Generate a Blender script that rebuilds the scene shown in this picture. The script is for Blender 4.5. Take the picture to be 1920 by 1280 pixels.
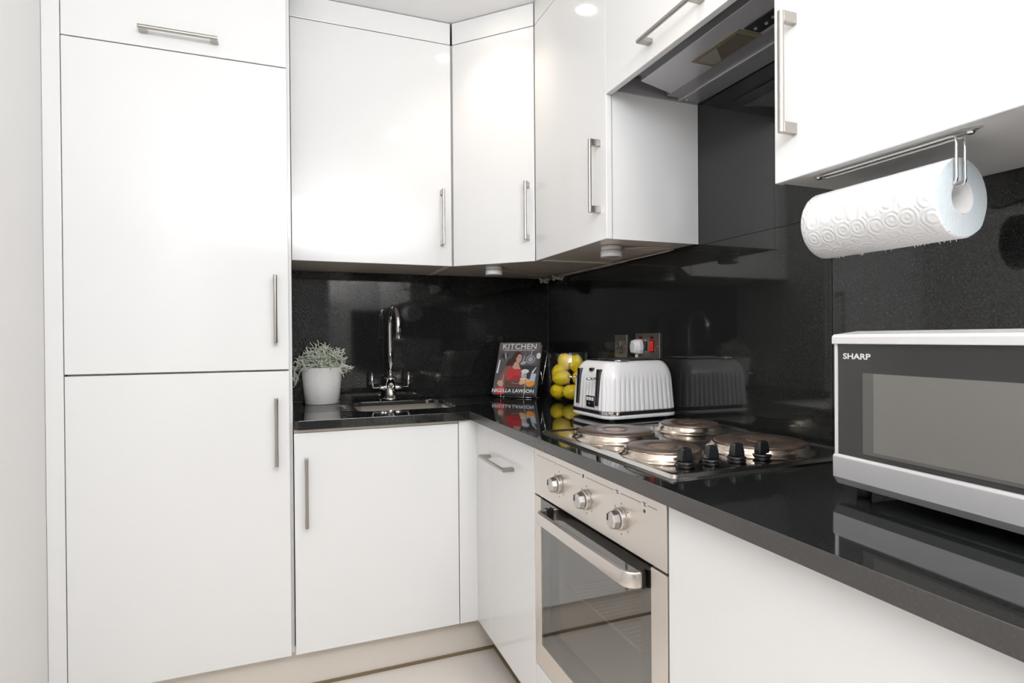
import bpy, bmesh, math, random
from mathutils import Vector, Matrix, Euler
random.seed(7)
R = math.radians
PI = math.pi
scene = bpy.context.scene
for o in list(bpy.data.objects):
    bpy.data.objects.remove(o, do_unlink=True)
COL = scene.collection

# ------------------------------------------------------------------ camera
def make_camera():
    cam = bpy.data.cameras.new('camera')
    ob = bpy.data.objects.new('camera', cam)
    COL.objects.link(ob)
    y, p, r = R(21.2408), R(-0.3412), R(-0.4222)
    f = Vector((math.sin(y) * math.cos(p), math.cos(y) * math.cos(p), math.sin(p)))
    rt = Vector((math.cos(y), -math.sin(y), 0))
    up = rt.cross(f)
    r2 = rt * math.cos(r) + up * math.sin(r)
    u2 = -rt * math.sin(r) + up * math.cos(r)
    m = Matrix((r2, u2, -f)).transposed().to_4x4()
    m.translation = Vector((-1.1934, -2.5817, 1.1646))
    ob.matrix_world = m
    cam.sensor_width = 36.0
    cam.lens = 1084.686 * 36.0 / 1920.0
    cam.clip_start = 0.02
    scene.camera = ob
make_camera()

# ------------------------------------------------------------------ light
world = bpy.data.worlds.new('world')
scene.world = world
world.use_nodes = True
bg = world.node_tree.nodes['Background']
bg.inputs[0].default_value = (0.93, 0.97, 1.0, 1)
bg.inputs[1].default_value = 0.5

def area(name, loc, rot, sx, sy, power, col=(1, 1, 1), spread=180):
    l = bpy.data.lights.new(name, 'AREA')
    l.shape = 'RECTANGLE'; l.size = sx; l.size_y = sy
    l.energy = power; l.color = col; l.spread = R(spread)
    o = bpy.data.objects.new(name, l)
    o.location = loc; o.rotation_euler = rot
    COL.objects.link(o)
    return o
# photographer's flash bounced off the ceiling, and an added high rear fill light
area('bounced_flash', (-1.0, -2.9, 1.5), (R(180), 0, 0), 0.45, 0.45, 20, (1.0, 0.99, 0.99), 180)
area('added_rear_fill', (-0.90, -3.36, 2.155), (R(90 - 12), 0, 0), 1.55, 0.40, 37, (0.95, 0.97, 1.0))
SPOTS = [(-0.53, -0.63), (-0.574, -1.674), (-1.335, -1.67), (-0.574, -2.75), (-1.335, -2.75)]
SPOT_POWER = 7.0

scene.view_settings.view_transform = 'Standard'
scene.view_settings.look = 'None'
scene.view_settings.exposure = -0.15
scene.view_settings.gamma = 1.0
scene.view_settings.use_curve_mapping = False

# ------------------------------------------------------------------ materials
MATS = {}
def mat(name, col, rough=0.5, metal=0.0, ior=1.5, coat=0.0, emit=None, estr=0.0, trans=0.0, noise=None, bump=None, aniso=0.0):
    if name in MATS: return MATS[name]
    m = bpy.data.materials.new(name); m.use_nodes = True
    nt = m.node_tree; b = nt.nodes['Principled BSDF']
    b.inputs['Base Color'].default_value = (*col, 1)
    b.inputs['Roughness'].default_value = rough
    b.inputs['Metallic'].default_value = metal
    b.inputs['IOR'].default_value = ior
    b.inputs['Coat Weight'].default_value = coat
    b.inputs['Coat Roughness'].default_value = 0.03
    b.inputs['Anisotropic'].default_value = aniso
    b.inputs['Transmission Weight'].default_value = trans
    if emit:
        b.inputs['Emission Color'].default_value = (*emit, 1)
        b.inputs['Emission Strength'].default_value = estr
    tc = None
    if noise or bump:
        tc = nt.nodes.new('ShaderNodeTexCoord')
    if noise:      # (scale, colour2, lo, hi, stretch)
        sc, c2, lo, hi, st = noise
        mp = nt.nodes.new('ShaderNodeMapping'); mp.inputs['Scale'].default_value = st
        n = nt.nodes.new('ShaderNodeTexNoise'); n.inputs['Scale'].default_value = sc; n.inputs['Detail'].default_value = 4
        cr = nt.nodes.new('ShaderNodeValToRGB')
        cr.color_ramp.elements[0].position = lo; cr.color_ramp.elements[0].color = (*col, 1)
        cr.color_ramp.elements[1].position = hi; cr.color_ramp.elements[1].color = (*c2, 1)
        nt.links.new(tc.outputs['Object'], mp.inputs[0]); nt.links.new(mp.outputs[0], n.inputs['Vector'])
        nt.links.new(n.outputs['Fac'], cr.inputs[0]); nt.links.new(cr.outputs[0], b.inputs['Base Color'])
    if bump:       # (scale, strength, distance, stretch)
        sc, s, d, st = bump
        mp = nt.nodes.new('ShaderNodeMapping'); mp.inputs['Scale'].default_value = st
        n = nt.nodes.new('ShaderNodeTexNoise'); n.inputs['Scale'].default_value = sc; n.inputs['Detail'].default_value = 3
        bp = nt.nodes.new('ShaderNodeBump'); bp.inputs['Strength'].default_value = s; bp.inputs['Distance'].default_value = d
        nt.links.new(tc.outputs['Object'], mp.inputs[0]); nt.links.new(mp.outputs[0], n.inputs['Vector'])
        nt.links.new(n.outputs['Fac'], bp.inputs['Height']); nt.links.new(bp.outputs[0], b.inputs['Normal'])
    MATS[name] = m
    return m

WHITE = mat('white_gloss_laminate', (0.80, 0.80, 0.795), 0.10, ior=1.45, bump=(1.3, 0.02, 0.01, (1, 1, 1)))
CARC = mat('carcass_white_board', (0.74, 0.74, 0.73), 0.35)
UNDER = mat('underside_beige_board', (0.86, 0.76, 0.66), 0.18)
UNDER2 = mat('underside_pale_board', (0.80, 0.78, 0.76), 0.3)
JOINT = mat('underside_joint_cream', (0.92, 0.82, 0.66), 0.4)
PAINT = mat('wall_white_paint', (0.87, 0.86, 0.85), 0.6, bump=(60, 0.03, 0.002, (1, 1, 1)))
CEIL = mat('ceiling_white_paint', (0.92, 0.92, 0.92), 0.8)
FLOORM = mat('cream_gloss_floor', (0.82, 0.78, 0.73), 0.12, ior=1.5, noise=(2.0, (0.79, 0.75, 0.70), 0.35, 0.7, (1, 1, 1)))
PLINTH = mat('plinth_satin_champagne', (0.76, 0.70, 0.63), 0.25, metal=0.1, bump=(40, 0.05, 0.001, (0.05, 0.05, 12)))
SEAL = mat('bronze_seal', (0.20, 0.15, 0.08), 0.4)
NICKEL = mat('brushed_nickel', (0.43, 0.405, 0.375), 0.28, metal=1.0, bump=(120, 0.08, 0.0006, (1, 1, 14)))
CHROME = mat('polished_chrome', (0.80, 0.80, 0.80), 0.06, metal=1.0)
STEEL = mat('satin_steel', (0.76, 0.705, 0.655), 0.32, metal=0.85, noise=(6, (0.72, 0.665, 0.615), 0.35, 0.75, (1, 1, 0.3)))
SINKM = mat('sink_steel', (0.80, 0.77, 0.73), 0.35, metal=1.0)
BLACKP = mat('black_plastic', (0.012, 0.013, 0.014), 0.22)
BLACKM = mat('matt_black', (0.015, 0.015, 0.016), 0.55)
WHITEP = mat('white_plastic', (0.80, 0.80, 0.81), 0.3)
DARKCH = mat('dark_chrome', (0.12, 0.12, 0.125), 0.15, metal=1.0)

def granite(name, base, spec, rough, ior):
    m = bpy.data.materials.new(name); m.use_nodes = True
    nt = m.node_tree; b = nt.nodes['Principled BSDF']
    b.inputs['Roughness'].default_value = rough; b.inputs['IOR'].default_value = ior
    tc = nt.nodes.new('ShaderNodeTexCoord')
    n1 = nt.nodes.new('ShaderNodeTexNoise'); n1.inputs['Scale'].default_value = 260; n1.inputs['Detail'].default_value = 2
    r1 = nt.nodes.new('ShaderNodeValToRGB')
    r1.color_ramp.elements[0].position = 0.50; r1.color_ramp.elements[0].color = (*base, 1)
    r1.color_ramp.elements[1].position = 0.78; r1.color_ramp.elements[1].color = (*spec, 1)
    v = nt.nodes.new('ShaderNodeTexVoronoi'); v.inputs['Scale'].default_value = 75
    r2 = nt.nodes.new('ShaderNodeValToRGB')
    r2.color_ramp.elements[0].position = 0.0; r2.color_ramp.elements[0].color = (0.06, 0.065, 0.065, 1)
    r2.color_ramp.elements[1].position = 0.07; r2.color_ramp.elements[1].color = (0, 0, 0, 1)
    mx = nt.nodes.new('ShaderNodeMixRGB'); mx.blend_type = 'ADD'; mx.inputs[0].default_value = 0.7
    L = nt.links.new
    L(tc.outputs['Object'], n1.inputs['Vector']); L(tc.outputs['Object'], v.inputs['Vector'])
    L(n1.outputs['Fac'], r1.inputs[0]); L(v.outputs['Distance'], r2.inputs[0])
    L(r1.outputs[0], mx.inputs[1]); L(r2.outputs[0], mx.inputs[2]); L(mx.outputs[0], b.inputs['Base Color'])
    return m
GRANITE = granite('black_granite', (0.006, 0.007, 0.007), (0.030, 0.033, 0.032), 0.045, 1.65)
GRANEDGE = granite('granite_honed_edge', (0.055, 0.052, 0.049), (0.070, 0.066, 0.062), 0.25, 1.6)
SPLASH = granite('splashback_black_stone', (0.014, 0.015, 0.0145), (0.024, 0.026, 0.025), 0.05, 1.55)

def glass_mat(name, tint, ior, rough=0.0):
    m = bpy.data.materials.new(name); m.use_nodes = True
    nt = m.node_tree; nt.nodes.remove(nt.nodes['Principled BSDF'])
    out = nt.nodes['Material Output']
    t = nt.nodes.new('ShaderNodeBsdfTransparent'); t.inputs[0].default_value = (*tint, 1)
    g = nt.nodes.new('ShaderNodeBsdfGlossy'); g.inputs['Roughness'].default_value = rough
    fr = nt.nodes.new('ShaderNodeFresnel'); fr.inputs[0].default_value = ior
    mx = nt.nodes.new('ShaderNodeMixShader')
    ge = nt.nodes.new('ShaderNodeNewGeometry'); inv = nt.nodes.new('ShaderNodeMath'); inv.operation = 'SUBTRACT'; inv.inputs[0].default_value = 1.0
    mu = nt.nodes.new('ShaderNodeMath'); mu.operation = 'MULTIPLY'     # reflect only where light enters the glass
    nt.links.new(ge.outputs['Backfacing'], inv.inputs[1]); nt.links.new(inv.outputs[0], mu.inputs[0]); nt.links.new(fr.outputs[0], mu.inputs[1])
    nt.links.new(mu.outputs[0], mx.inputs[0]); nt.links.new(t.outputs[0], mx.inputs[1])
    nt.links.new(g.outputs[0], mx.inputs[2]); nt.links.new(mx.outputs[0], out.inputs[0])
    return m
CLEAR = glass_mat('clear_glass', (0.97, 0.98, 0.97), 1.8)
OVENGLASS = glass_mat('oven_glass', (0.64, 0.61, 0.57), 3.6)

# ------------------------------------------------------------------ mesh helpers
def new_bm(): return bmesh.new()
def box(bm, x0, x1, y0, y1, z0, z1, mi=0):
    if x0 > x1: x0, x1 = x1, x0
    if y0 > y1: y0, y1 = y1, y0
    if z0 > z1: z0, z1 = z1, z0
    v = [bm.verts.new(c) for c in ((x0, y0, z0), (x1, y0, z0), (x1, y1, z0), (x0, y1, z0), (x0, y0, z1), (x1, y0, z1), (x1, y1, z1), (x0, y1, z1))]
    fs = []
    for q in ((3, 2, 1, 0), (4, 5, 6, 7), (0, 1, 5, 4), (1, 2, 6, 5), (2, 3, 7, 6), (3, 0, 4, 7)):
        f = bm.faces.new([v[i] for i in q]); f.material_index = mi; fs.append(f)
    return v
def prism(bm, pts, z0, z1, mi=0):
    n = len(pts)
    a = [bm.verts.new((x, y, z0)) for x, y in pts]; b = [bm.verts.new((x, y, z1)) for x, y in pts]
    f = bm.faces.new(a[::-1]); f.material_index = mi
    f = bm.faces.new(b); f.material_index = mi
    for i in range(n):
        f = bm.faces.new((a[i], a[(i + 1) % n], b[(i + 1) % n], b[i])); f.material_index = mi
    return a + b
def xform(verts, M):
    for v in verts: v.co = M @ v.co
def frame_from(d):
    d = d.normalized()
    a = Vector((0, 0, 1)) if abs(d.z) < 0.95 else Vector((1, 0, 0))
    u = d.cross(a).normalized(); w = u.cross(d).normalized()
    return u, w
def tube(bm, pts, rad, seg=10, mi=0, caps=True, closed=False):
    pts = [Vector(p) for p in pts]; n = len(pts)
    rads = rad if isinstance(rad, (list, tuple)) else [rad] * n
    rings = []; u = None
    for i, p in enumerate(pts):
        if closed: d = pts[(i + 1) % n] - pts[i - 1]
        elif i == 0: d = pts[1] - pts[0]
        elif i == n - 1: d = pts[-1] - pts[-2]
        else: d = (pts[i + 1] - pts[i]).normalized() + (pts[i] - pts[i - 1]).normalized()
        d = d.normalized()
        if u is None: u, w = frame_from(d)
        else:
            u = (u - d * u.dot(d)).normalized(); w = d.cross(u).normalized()
        w = d.cross(u).normalized()
        rings.append([bm.verts.new(p + (u * math.cos(2 * PI * k / seg) + w * math.sin(2 * PI * k / seg)) * rads[i]) for k in range(seg)])
    m = n if closed else n - 1
    for i in range(m):
        A, B = rings[i], rings[(i + 1) % n]
        for k in range(seg):
            f = bm.faces.new((A[k], A[(k + 1) % seg], B[(k + 1) % seg], B[k])); f.material_index = mi; f.smooth = True
    if caps and not closed:
        f = bm.faces.new(rings[0][::-1]); f.material_index = mi
        f = bm.faces.new(rings[-1]); f.material_index = mi
    return [v for r_ in rings for v in r_]
def lathe(bm, prof, seg=32, c=(0, 0, 0), mi=0, axis='z', smooth=True, capb=True, capt=True):
    rings = []
    for r_, h in prof:
        ring = []
        for k in range(seg):
            a = 2 * PI * k / seg; x, y = r_ * math.cos(a), r_ * math.sin(a)
            if axis == 'z': p = (c[0] + x, c[1] + y, c[2] + h)
            elif axis == 'x': p = (c[0] + h, c[1] + x, c[2] + y)
            else: p = (c[0] + y, c[1] + h, c[2] + x)
            ring.append(bm.verts.new(p))
        rings.append(ring)
    for i in range(len(rings) - 1):
        A, B = rings[i], rings[i + 1]
        for k in range(seg):
            f = bm.faces.new((A[k], A[(k + 1) % seg], B[(k + 1) % seg], B[k])); f.material_index = mi; f.smooth = smooth
    if capb: bm.faces.new(rings[0][::-1]).material_index = mi
    if capt: bm.faces.new(rings[-1]).material_index = mi
    return [v for r_ in rings for v in r_]
def obj(name, bm, m=None, parent=None, bevel=0, seg=2, mats=None, auto=False):
    bmesh.ops.recalc_face_normals(bm, faces=bm.faces)
    me = bpy.data.meshes.new(name); bm.to_mesh(me); bm.free()
    for x in (mats or [m]): me.materials.append(x)
    o = bpy.data.objects.new(name, me); COL.objects.link(o)
    if parent is not None: o.parent = parent
    if bevel:
        b = o.modifiers.new('bevel', 'BEVEL'); b.width = bevel; b.segments = seg; b.limit_method = 'ANGLE'; b.angle_limit = R(40)
        b.harden_normals = False
    return o
def slab(name, x0, x1, y0, y1, z0, z1, m, parent=None, bevel=0.0, seg=2):
    bm = new_bm(); box(bm, x0, x1, y0, y1, z0, z1)
    return obj(name, bm, m, parent, bevel, seg)
def tag(o, label=None, cat=None, group=None, kind=None):
    if label: o['label'] = label
    if cat: o['category'] = cat
    if group: o['group'] = group
    if kind: o['kind'] = kind
    return o
def thing(name, label, cat, loc=(0, 0, 0), rz=0, group=None):
    o = bpy.data.objects.new(name, None); COL.objects.link(o)
    o.location = loc; o.rotation_euler = (0, 0, rz); o.empty_display_size = 0.05
    return tag(o, label, cat, group)
def struct(o): o['kind'] = 'structure'; return o
def text_mesh(name, s, size, M, m, parent, extrude=0.0004, spacing=1.0, bold=0.0, sx=1.0, align='CENTER'):
    cu = bpy.data.curves.new(name, 'FONT'); cu.body = s; cu.size = size; cu.extrude = extrude
    cu.align_x = align; cu.align_y = 'CENTER'; cu.space_character = spacing; cu.offset = bold
    cu.resolution_u = 3
    t = bpy.data.objects.new(name + '_tmp', cu); COL.objects.link(t)
    bpy.context.view_layer.update()
    dg = bpy.context.evaluated_depsgraph_get()
    me = bpy.data.meshes.new_from_object(t.evaluated_get(dg))
    bpy.data.objects.remove(t, do_unlink=True); bpy.data.curves.remove(cu)
    me.transform(Matrix.Diagonal((sx, 1, 1, 1))); me.transform(M)
    me.materials.clear(); me.materials.append(m)
    o = bpy.data.objects.new(name, me); COL.objects.link(o); o.parent = parent
    return o
def basis(origin, xa, ya):
    xa = Vector(xa).normalized(); ya = Vector(ya).normalized(); za = xa.cross(ya)
    m = Matrix((xa, ya, za)).transposed().to_4x4(); m.translation = Vector(origin)
    return m

# ------------------------------------------------------------------ dimensions
ZC = 2.414          # ceiling
ZW = 0.904          # worktop top
TW = 0.030
WB, WR = 0.611, 0.589
BD, BR = 0.594, 0.560
ZB = 0.147          # door bottoms
XL = -1.83          # left wall
G = 0.0015
YE = -3.345          # end of the run behind the camera
YR = -5.6

# ------------------------------------------------------------------ room shell
struct(slab('floor', XL - .1, 0.1, YR, 0.1, -0.05, 0, FLOORM))
struct(slab('ceiling', XL - .1, 0.1, YR, 0.1, ZC, ZC + 0.05, CEIL))
struct(slab('wall_back', XL - .1, 0.1, 0.0, 0.08, 0, ZC, PAINT)).location.y = 0.02
struct(slab('wall_right', 0.02, 0.1, YR, 0.02, 0, ZC, PAINT))
struct(slab('wall_left', XL - .08, XL, YR, 0.02, 0, ZC, PAINT))
# rear wall with hall doorway and an added high slot for the fill light
RY = -3.35
bm = new_bm()
box(bm, XL, -1.68, RY - .1, RY, 0, ZC); box(bm, -0.80, 0.02, RY - .1, RY, 0, 1.95); box(bm, -1.68, -0.80, RY - .1, RY, 1.88, 1.95); box(bm, -1.68, 0.02, RY - .1, RY, 2.36, ZC); box(bm, -0.12, 0.02, RY - .1, RY, 1.95, 2.36)
struct(obj('wall_rear', bm, PAINT))
bm = new_bm()
for a, b in ((-1.75, -1.68), (-0.80, -0.73)): box(bm, a, b, RY, RY + .016, 0, 1.88)
box(bm, -1.75, -0.73, RY, RY + .016, 1.88, 1.945)
struct(obj('trim_1', bm, WHITE, bevel=0.003))
struct(slab('wall_hall', XL - .1, 0.1, -5.6, -5.5, 0, ZC, PAINT))

# ------------------------------------------------------------------ handles
def handle_mesh(length, axis, out, horizontal_post=True):
    """bar handle centred at the origin; axis = direction of the bar, out = outward normal"""
    a = Vector(axis); n = Vector(out); s = a.cross(n)
    bm = new_bm()
    L = length / 2
    M = Matrix((s, n, a)).transposed().to_4x4()
    vs = []
    # bar with a rounded front
    prof = []
    w, d = 0.0055, 0.030
    for k in range(9):
        t = PI * k / 8
        prof.append((w * math.cos(t), d + 0.004 + 0.0045 * math.sin(t)))
    prof = [(w, d)] + prof + [(-w, d)]
    vs += prism(bm, prof, -L, L)
    for sg in (-1, 1):
        z0, z1 = sorted((sg * L, sg * (L - 0.020)))
        vs += box(bm, -w, w, 0.0, d + 0.001, z0, z1)
    xform(vs, M)
    return bm
def add_handle(parent, pos, axis, out, length=0.214):
    h = obj('handle', handle_mesh(length, axis, out), NICKEL, parent, bevel=0.0008, seg=1)
    h.location = pos
    return h
def door_panel(parent, x0, x1, y0, y1, z0, z1, name='door'):
    return slab(name, x0, x1, y0, y1, z0, z1, WHITE, parent, bevel=0.0018, seg=2)

# ------------------------------------------------------------------ tall cabinet
t = thing('tall_cabinet', 'tall white gloss larder cabinet with stacked doors, against the left wall', 'cabinet', (-1.486, -0.30, 0))
def rel(o, root):
    o.location = o.location - root.location
    return o
def kid(o, root):
    "mesh built in world coordinates, parented to root keeping its place"
    o.parent = root
    M = Matrix.Translation(root.location) @ Euler(root.rotation_euler).to_matrix().to_4x4()
    o.matrix_parent_inverse = M.inverted()
    return o
def kids(root, *os):
    for o in os: kid(o, root)
XTL, XTR, TD = -1.785, -1.1867, 0.5925
kid(slab('carcass', XTL + .003, XTR - .002, -TD + .022, -0.003, ZB, 2.33, CARC), t)
kid(slab('side_panel', XTR - .002, XTR + .008, -TD + .024, -0.003, ZB, 2.33, WHITE), t)
for z0, z1, hk in ((2.0345, 2.33, 'top'), (1.0695, 2.0315, 'mid'), (ZB, 1.064, 'low')):
    d = door_panel(None, XTL + G, XTR - G, -TD, -TD + .019, z0, z1)
    kid(d, t)
    if hk == 'top': h = add_handle(None, (-1.486, -TD, 2.077), (1, 0, 0), (0, -1, 0), 0.208)
    elif hk == 'mid': h = add_handle(None, (-1.227, -TD, 1.262), (0, 0, 1), (0, -1, 0), 0.214)
    else: h = add_handle(None, (-1.227, -TD, 0.873), (0, 0, 1), (0, -1, 0), 0.214)
    h.parent = d
tag(slab('filler_panel', XL + .001, XTL - .001, -TD + .002, -TD + .02, 0.0, ZC - .004, WHITE, bevel=0.001),
    'narrow full-height white filler strip between left wall and tall cabinet', 'filler panel')
tag(slab('filler_panel', XTL, XTR + .008, -TD + .004, -TD + .022, 2.334, ZC - .004, WHITE, bevel=0.001),
    'white filler strip closing the gap above the tall cabinet up to the ceiling', 'filler panel')

# ------------------------------------------------------------------ plinths
def plinth(x0, x1, y0, y1, label):
    o = thing('plinth', label, 'plinth', ((x0 + x1) / 2, (y0 + y1) / 2, 0))
    kid(slab('kickboard', x0, x1, y0, y1, 0.006, ZB - .003, PLINTH), o)
    if x1 - x0 > y1 - y0: s = slab('floor_seal', x0, x1, y0 - .006, y1, 0.0005, 0.010, SEAL)
    else: s = slab('floor_seal', x0 - .006, x1, y0, y1, 0.0005, 0.010, SEAL)
    kid(s, o)
plinth(XTL - .04, -0.4765, -0.527, -0.512, 'champagne plinth under the tall and sink cabinets on the back run')
plinth(-0.475, -0.46, YE, -0.512, 'champagne plinth under the oven run, turning away from the corner')

# ------------------------------------------------------------------ base cabinets
X0 = XTR + .011
b = thing('sink_cabinet', 'white gloss base cabinet with one wide door, beneath the sink', 'cabinet', (-0.9, -0.3, ZB))
DK = mat('base_carcass_dark', (0.35, 0.33, 0.31), 0.5)
bm = new_bm()
box(bm, X0, X0 + .016, -BD + .022, -0.003, ZB, ZW - TW - .001); box(bm, -0.645, -0.629, -BD + .022, -0.003, ZB, ZW - TW - .2)
box(bm, X0 + .016, -0.645, -BD + .022, -0.003, ZB, ZB + .016)
kid(obj('carcass', bm, DK), b)
d = door_panel(None, X0, -0.629, -BD, -BD + .019, ZB, 0.862); kid(d, b)
h = add_handle(None, (-1.139, -BD, 0.671), (0, 0, 1), (0, -1, 0), 0.220); h.parent = d
kid(slab('top_rail', X0, -0.629, -BD + .004, -BD + .022, 0.8635, ZW - TW - .001, mat('rail_beige_metal', (0.62, 0.56, 0.48), 0.3, metal=0.5)), b)

c = thing('corner_post', 'white L-shaped corner filler between the sink door and slim door', 'filler panel', (-0.58, -0.6, ZB))
kid(slab('panel', -0.6265, -BR, -BD, -BD + .019, ZB, ZW - TW - .002, WHITE, bevel=0.001), c)
kid(slab('panel', -BR, -BR + .019, -0.7315, -BD + .019, ZB, ZW - TW - .002, WHITE, bevel=0.001), c)

s = thing('slim_base_cabinet', 'slim white base cabinet with short horizontal handle, left of the oven', 'cabinet', (-0.3, -0.92, ZB))
kid(slab('carcass', -BR + .022, -0.003, -1.112, -0.735, ZB, ZW - TW - .001, CARC), s)
d = door_panel(None, -BR, -BR + .019, -1.1125, -0.7325, ZB, ZW - TW - .002); kid(d, s)
h = add_handle(None, (-BR, -0.845, 0.768), (0, 1, 0), (-1, 0, 0), 0.235); h.parent = d

r = thing('base_cabinet', 'wide plain white base cabinet right of the oven, under the microwave', 'cabinet', (-0.3, -2.3, ZB))
kid(slab('carcass', -BR + .022, -0.003, YE, -1.719, ZB, ZW - TW - .001, CARC), r)
for a, bb in ((-2.318, -1.7185), (YE, -2.3205)):
    kid(door_panel(None, -BR, -BR + .019, a, bb, ZB, ZW - TW - .002), r)
tag(slab('oven_filler_panel', -BR + .001, -BR + .018, -1.7155, -1.1145, ZB, 0.268, WHITE, bevel=0.001),
    'low white filler panel directly below the built-in oven', 'filler panel')

# ------------------------------------------------------------------ worktop with sink opening and drainer grooves
def rounded_rect(x0, x1, y0, y1, r_, n=6):
    pts = []
    for cx, cy, a0 in ((x1 - r_, y1 - r_, 0), (x0 + r_, y1 - r_, 90), (x0 + r_, y0 + r_, 180), (x1 - r_, y0 + r_, 270)):
        for k in range(n + 1):
            a = R(a0 + 90 * k / n); pts.append((cx + r_ * math.cos(a), cy + r_ * math.sin(a)))
    return pts
SX0, SX1, SY0, SY1 = -0.955, -0.585, -0.452, -0.135
def bool_apply(o, cutters):
    for c_ in cutters:
        md = o.modifiers.new('cut', 'BOOLEAN'); md.operation = 'DIFFERENCE'; md.object = c_; md.solver = 'EXACT'
    bpy.context.view_layer.update()
    dg = bpy.context.evaluated_depsgraph_get()
    me = bpy.data.meshes.new_from_object(o.evaluated_get(dg))
    o.modifiers.clear(); o.data = me
    for c_ in cutters: bpy.data.objects.remove(c_, do_unlink=True)
bm = new_bm()
prism(bm, [(X0 + .001 + .012, -WB), (-WR, -WB), (-WR, YE), (-0.001, YE), (-0.001, -0.001), (X0 + .001, -0.001), (X0 + .001, -WB + .012)], ZW - TW, ZW)
wt = obj('worktop', bm, mats=[GRANITE, GRANEDGE])
bm = new_bm(); prism(bm, rounded_rect(SX0, SX1, SY0, SY1, 0.045), ZW - .1, ZW + .1)
cut1 = obj('c', bm, GRANITE)
bm = new_bm()
for k in range(5):
    y = -0.20 - k * 0.046
    x1 = -0.975 + (0.0 if k < 1 else 0.0)
    tube(bm, [(-1.155, y, ZW + .0022), (-0.94, y, ZW + .0022)], 0.0060, 8)
cut2 = obj('c', bm, GRANITE)
bm = new_bm()
for k in range(5):
    y = -0.17 - k * 0.052
    tube(bm, [(-0.60, y, ZW + .0022), (-0.29, y, ZW + .0022)], 0.0060, 8)
cut3 = obj('c', bm, GRANITE)
bool_apply(wt, [cut1, cut2, cut3])
wt.data.materials.clear()
for m_ in (GRANITE, GRANEDGE): wt.data.materials.append(m_)
for p_ in wt.data.polygons:
    n_ = p_.normal; c_ = p_.center
    p_.material_index = 1 if (n_.x < -0.5 and c_.x < -WR + .005 and c_.y < -WB) else 0
bv = wt.modifiers.new('bevel', 'BEVEL'); bv.width = 0.003; bv.segments = 3; bv.limit_method = 'ANGLE'; bv.angle_limit = R(60)
tag(wt, 'polished black granite L-shaped worktop with drainer grooves beside the sink', 'worktop')

# sink
bm = new_bm()
o_ = rounded_rect(SX0 - .02, SX1 + .02, SY0 - .02, SY1 + .02, 0.06)
i_ = rounded_rect(SX0 - .003, SX1 + .003, SY0 - .003, SY1 + .003, 0.05)
i2 = rounded_rect(SX0 + .004, SX1 - .004, SY0 + .004, SY1 - .004, 0.05)
i3 = rounded_rect(SX0 + .03, SX1 - .03, SY0 + .03, SY1 - .03, 0.04)
cx_, cy_ = (SX0 + SX1) / 2, (SY0 + SY1) / 2
ia = rounded_rect(SX0 + .0015, SX1 - .0015, SY0 + .0015, SY1 - .0015, 0.044)
ib = rounded_rect(SX0 + .0030, SX1 - .0030, SY0 + .0030, SY1 - .0030, 0.044)
lv = [(o_, ZW - TW - .003), (o_, ZW - TW - .001), (ia, ZW - TW - .001), (ia, ZW - .0165), (ib, ZW - .0165), (i2, ZW - .16), (i3, ZW - .185)]
rings = [[bm.verts.new((x, y, z)) for x, y in pts] for pts, z in lv]
n = len(o_)
for A, B in zip(rings, rings[1:]):
    for k in range(n):
        f = bm.faces.new((A[k], A[(k + 1) % n], B[(k + 1) % n], B[k])); f.smooth = True
bm.faces.new(rings[-1])
sk = thing('sink', 'undermounted stainless steel sink bowl set in the black worktop', 'sink', (cx_, cy_, ZW - .187))
kid(obj('bowl', bm, SINKM), sk)
bm = new_bm(); lathe(bm, [(0.045, 0), (0.045, 0.003), (0.035, 0.004), (0.02, 0.001)], 24, (cx_, cy_, ZW - .185))
kid(obj('drain', bm, CHROME), sk)

# ------------------------------------------------------------------ splashback slabs
def splash(x0, x1, y0, y1, z0, z1, label):
    return tag(slab('splashback_panel', x0, x1, y0, y1, z0, z1, SPLASH), label, 'splashback')
splash(X0, -0.001, 0.0, 0.019, ZW + .0005, 1.452, 'glossy black stone splashback on the back wall behind the tap')
splash(0.0, 0.019, -1.587, -0.001, ZW + .0005, 1.4465, 'glossy black splashback on the right wall behind toaster and hob')
splash(0.0, 0.019, -1.587, -0.62, 1.448, 1.93, 'upper glossy black splashback slab under the cooker hood')
splash(0.0, 0.019, YE, -1.589, ZW + .0005, 1.93, 'black splashback slab behind the microwave, right of the vertical joint')

splash(-0.60, -0.001, -3.349, -3.335, ZW + .0005, 1.452, 'black splashback on the rear wall behind the camera, mirrored in the back wall')
# ------------------------------------------------------------------ wall cabinets
UB, UR, ZU, ZT = 0.353, 0.327, 1.451, 2.325
XU = -0.577; V1 = -0.603; V2 = -1.117; V3 = -1.742
w = thing('wall_cabinet', 'wide white gloss wall cabinet over the sink, beside the tall cabinet', 'cabinet', (-0.88, -0.18, ZU))
kid(slab('carcass', XTR + .011, XU - .003, -UB + .021, -0.003, ZU + .008, ZT + .01, CARC), w)
kid(slab('underside', XTR + .011, XU - .003, -UB + .021, -0.003, ZU + .003, ZU + .0075, UNDER), w)
d = door_panel(None, XTR + .012, XU - .004, -UB, -UB + .019, ZU, ZT); kid(d, w)
h = add_handle(None, (-0.621, -UB, 1.640), (0, 0, 1), (0, -1, 0), 0.216); h.parent = d

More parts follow.
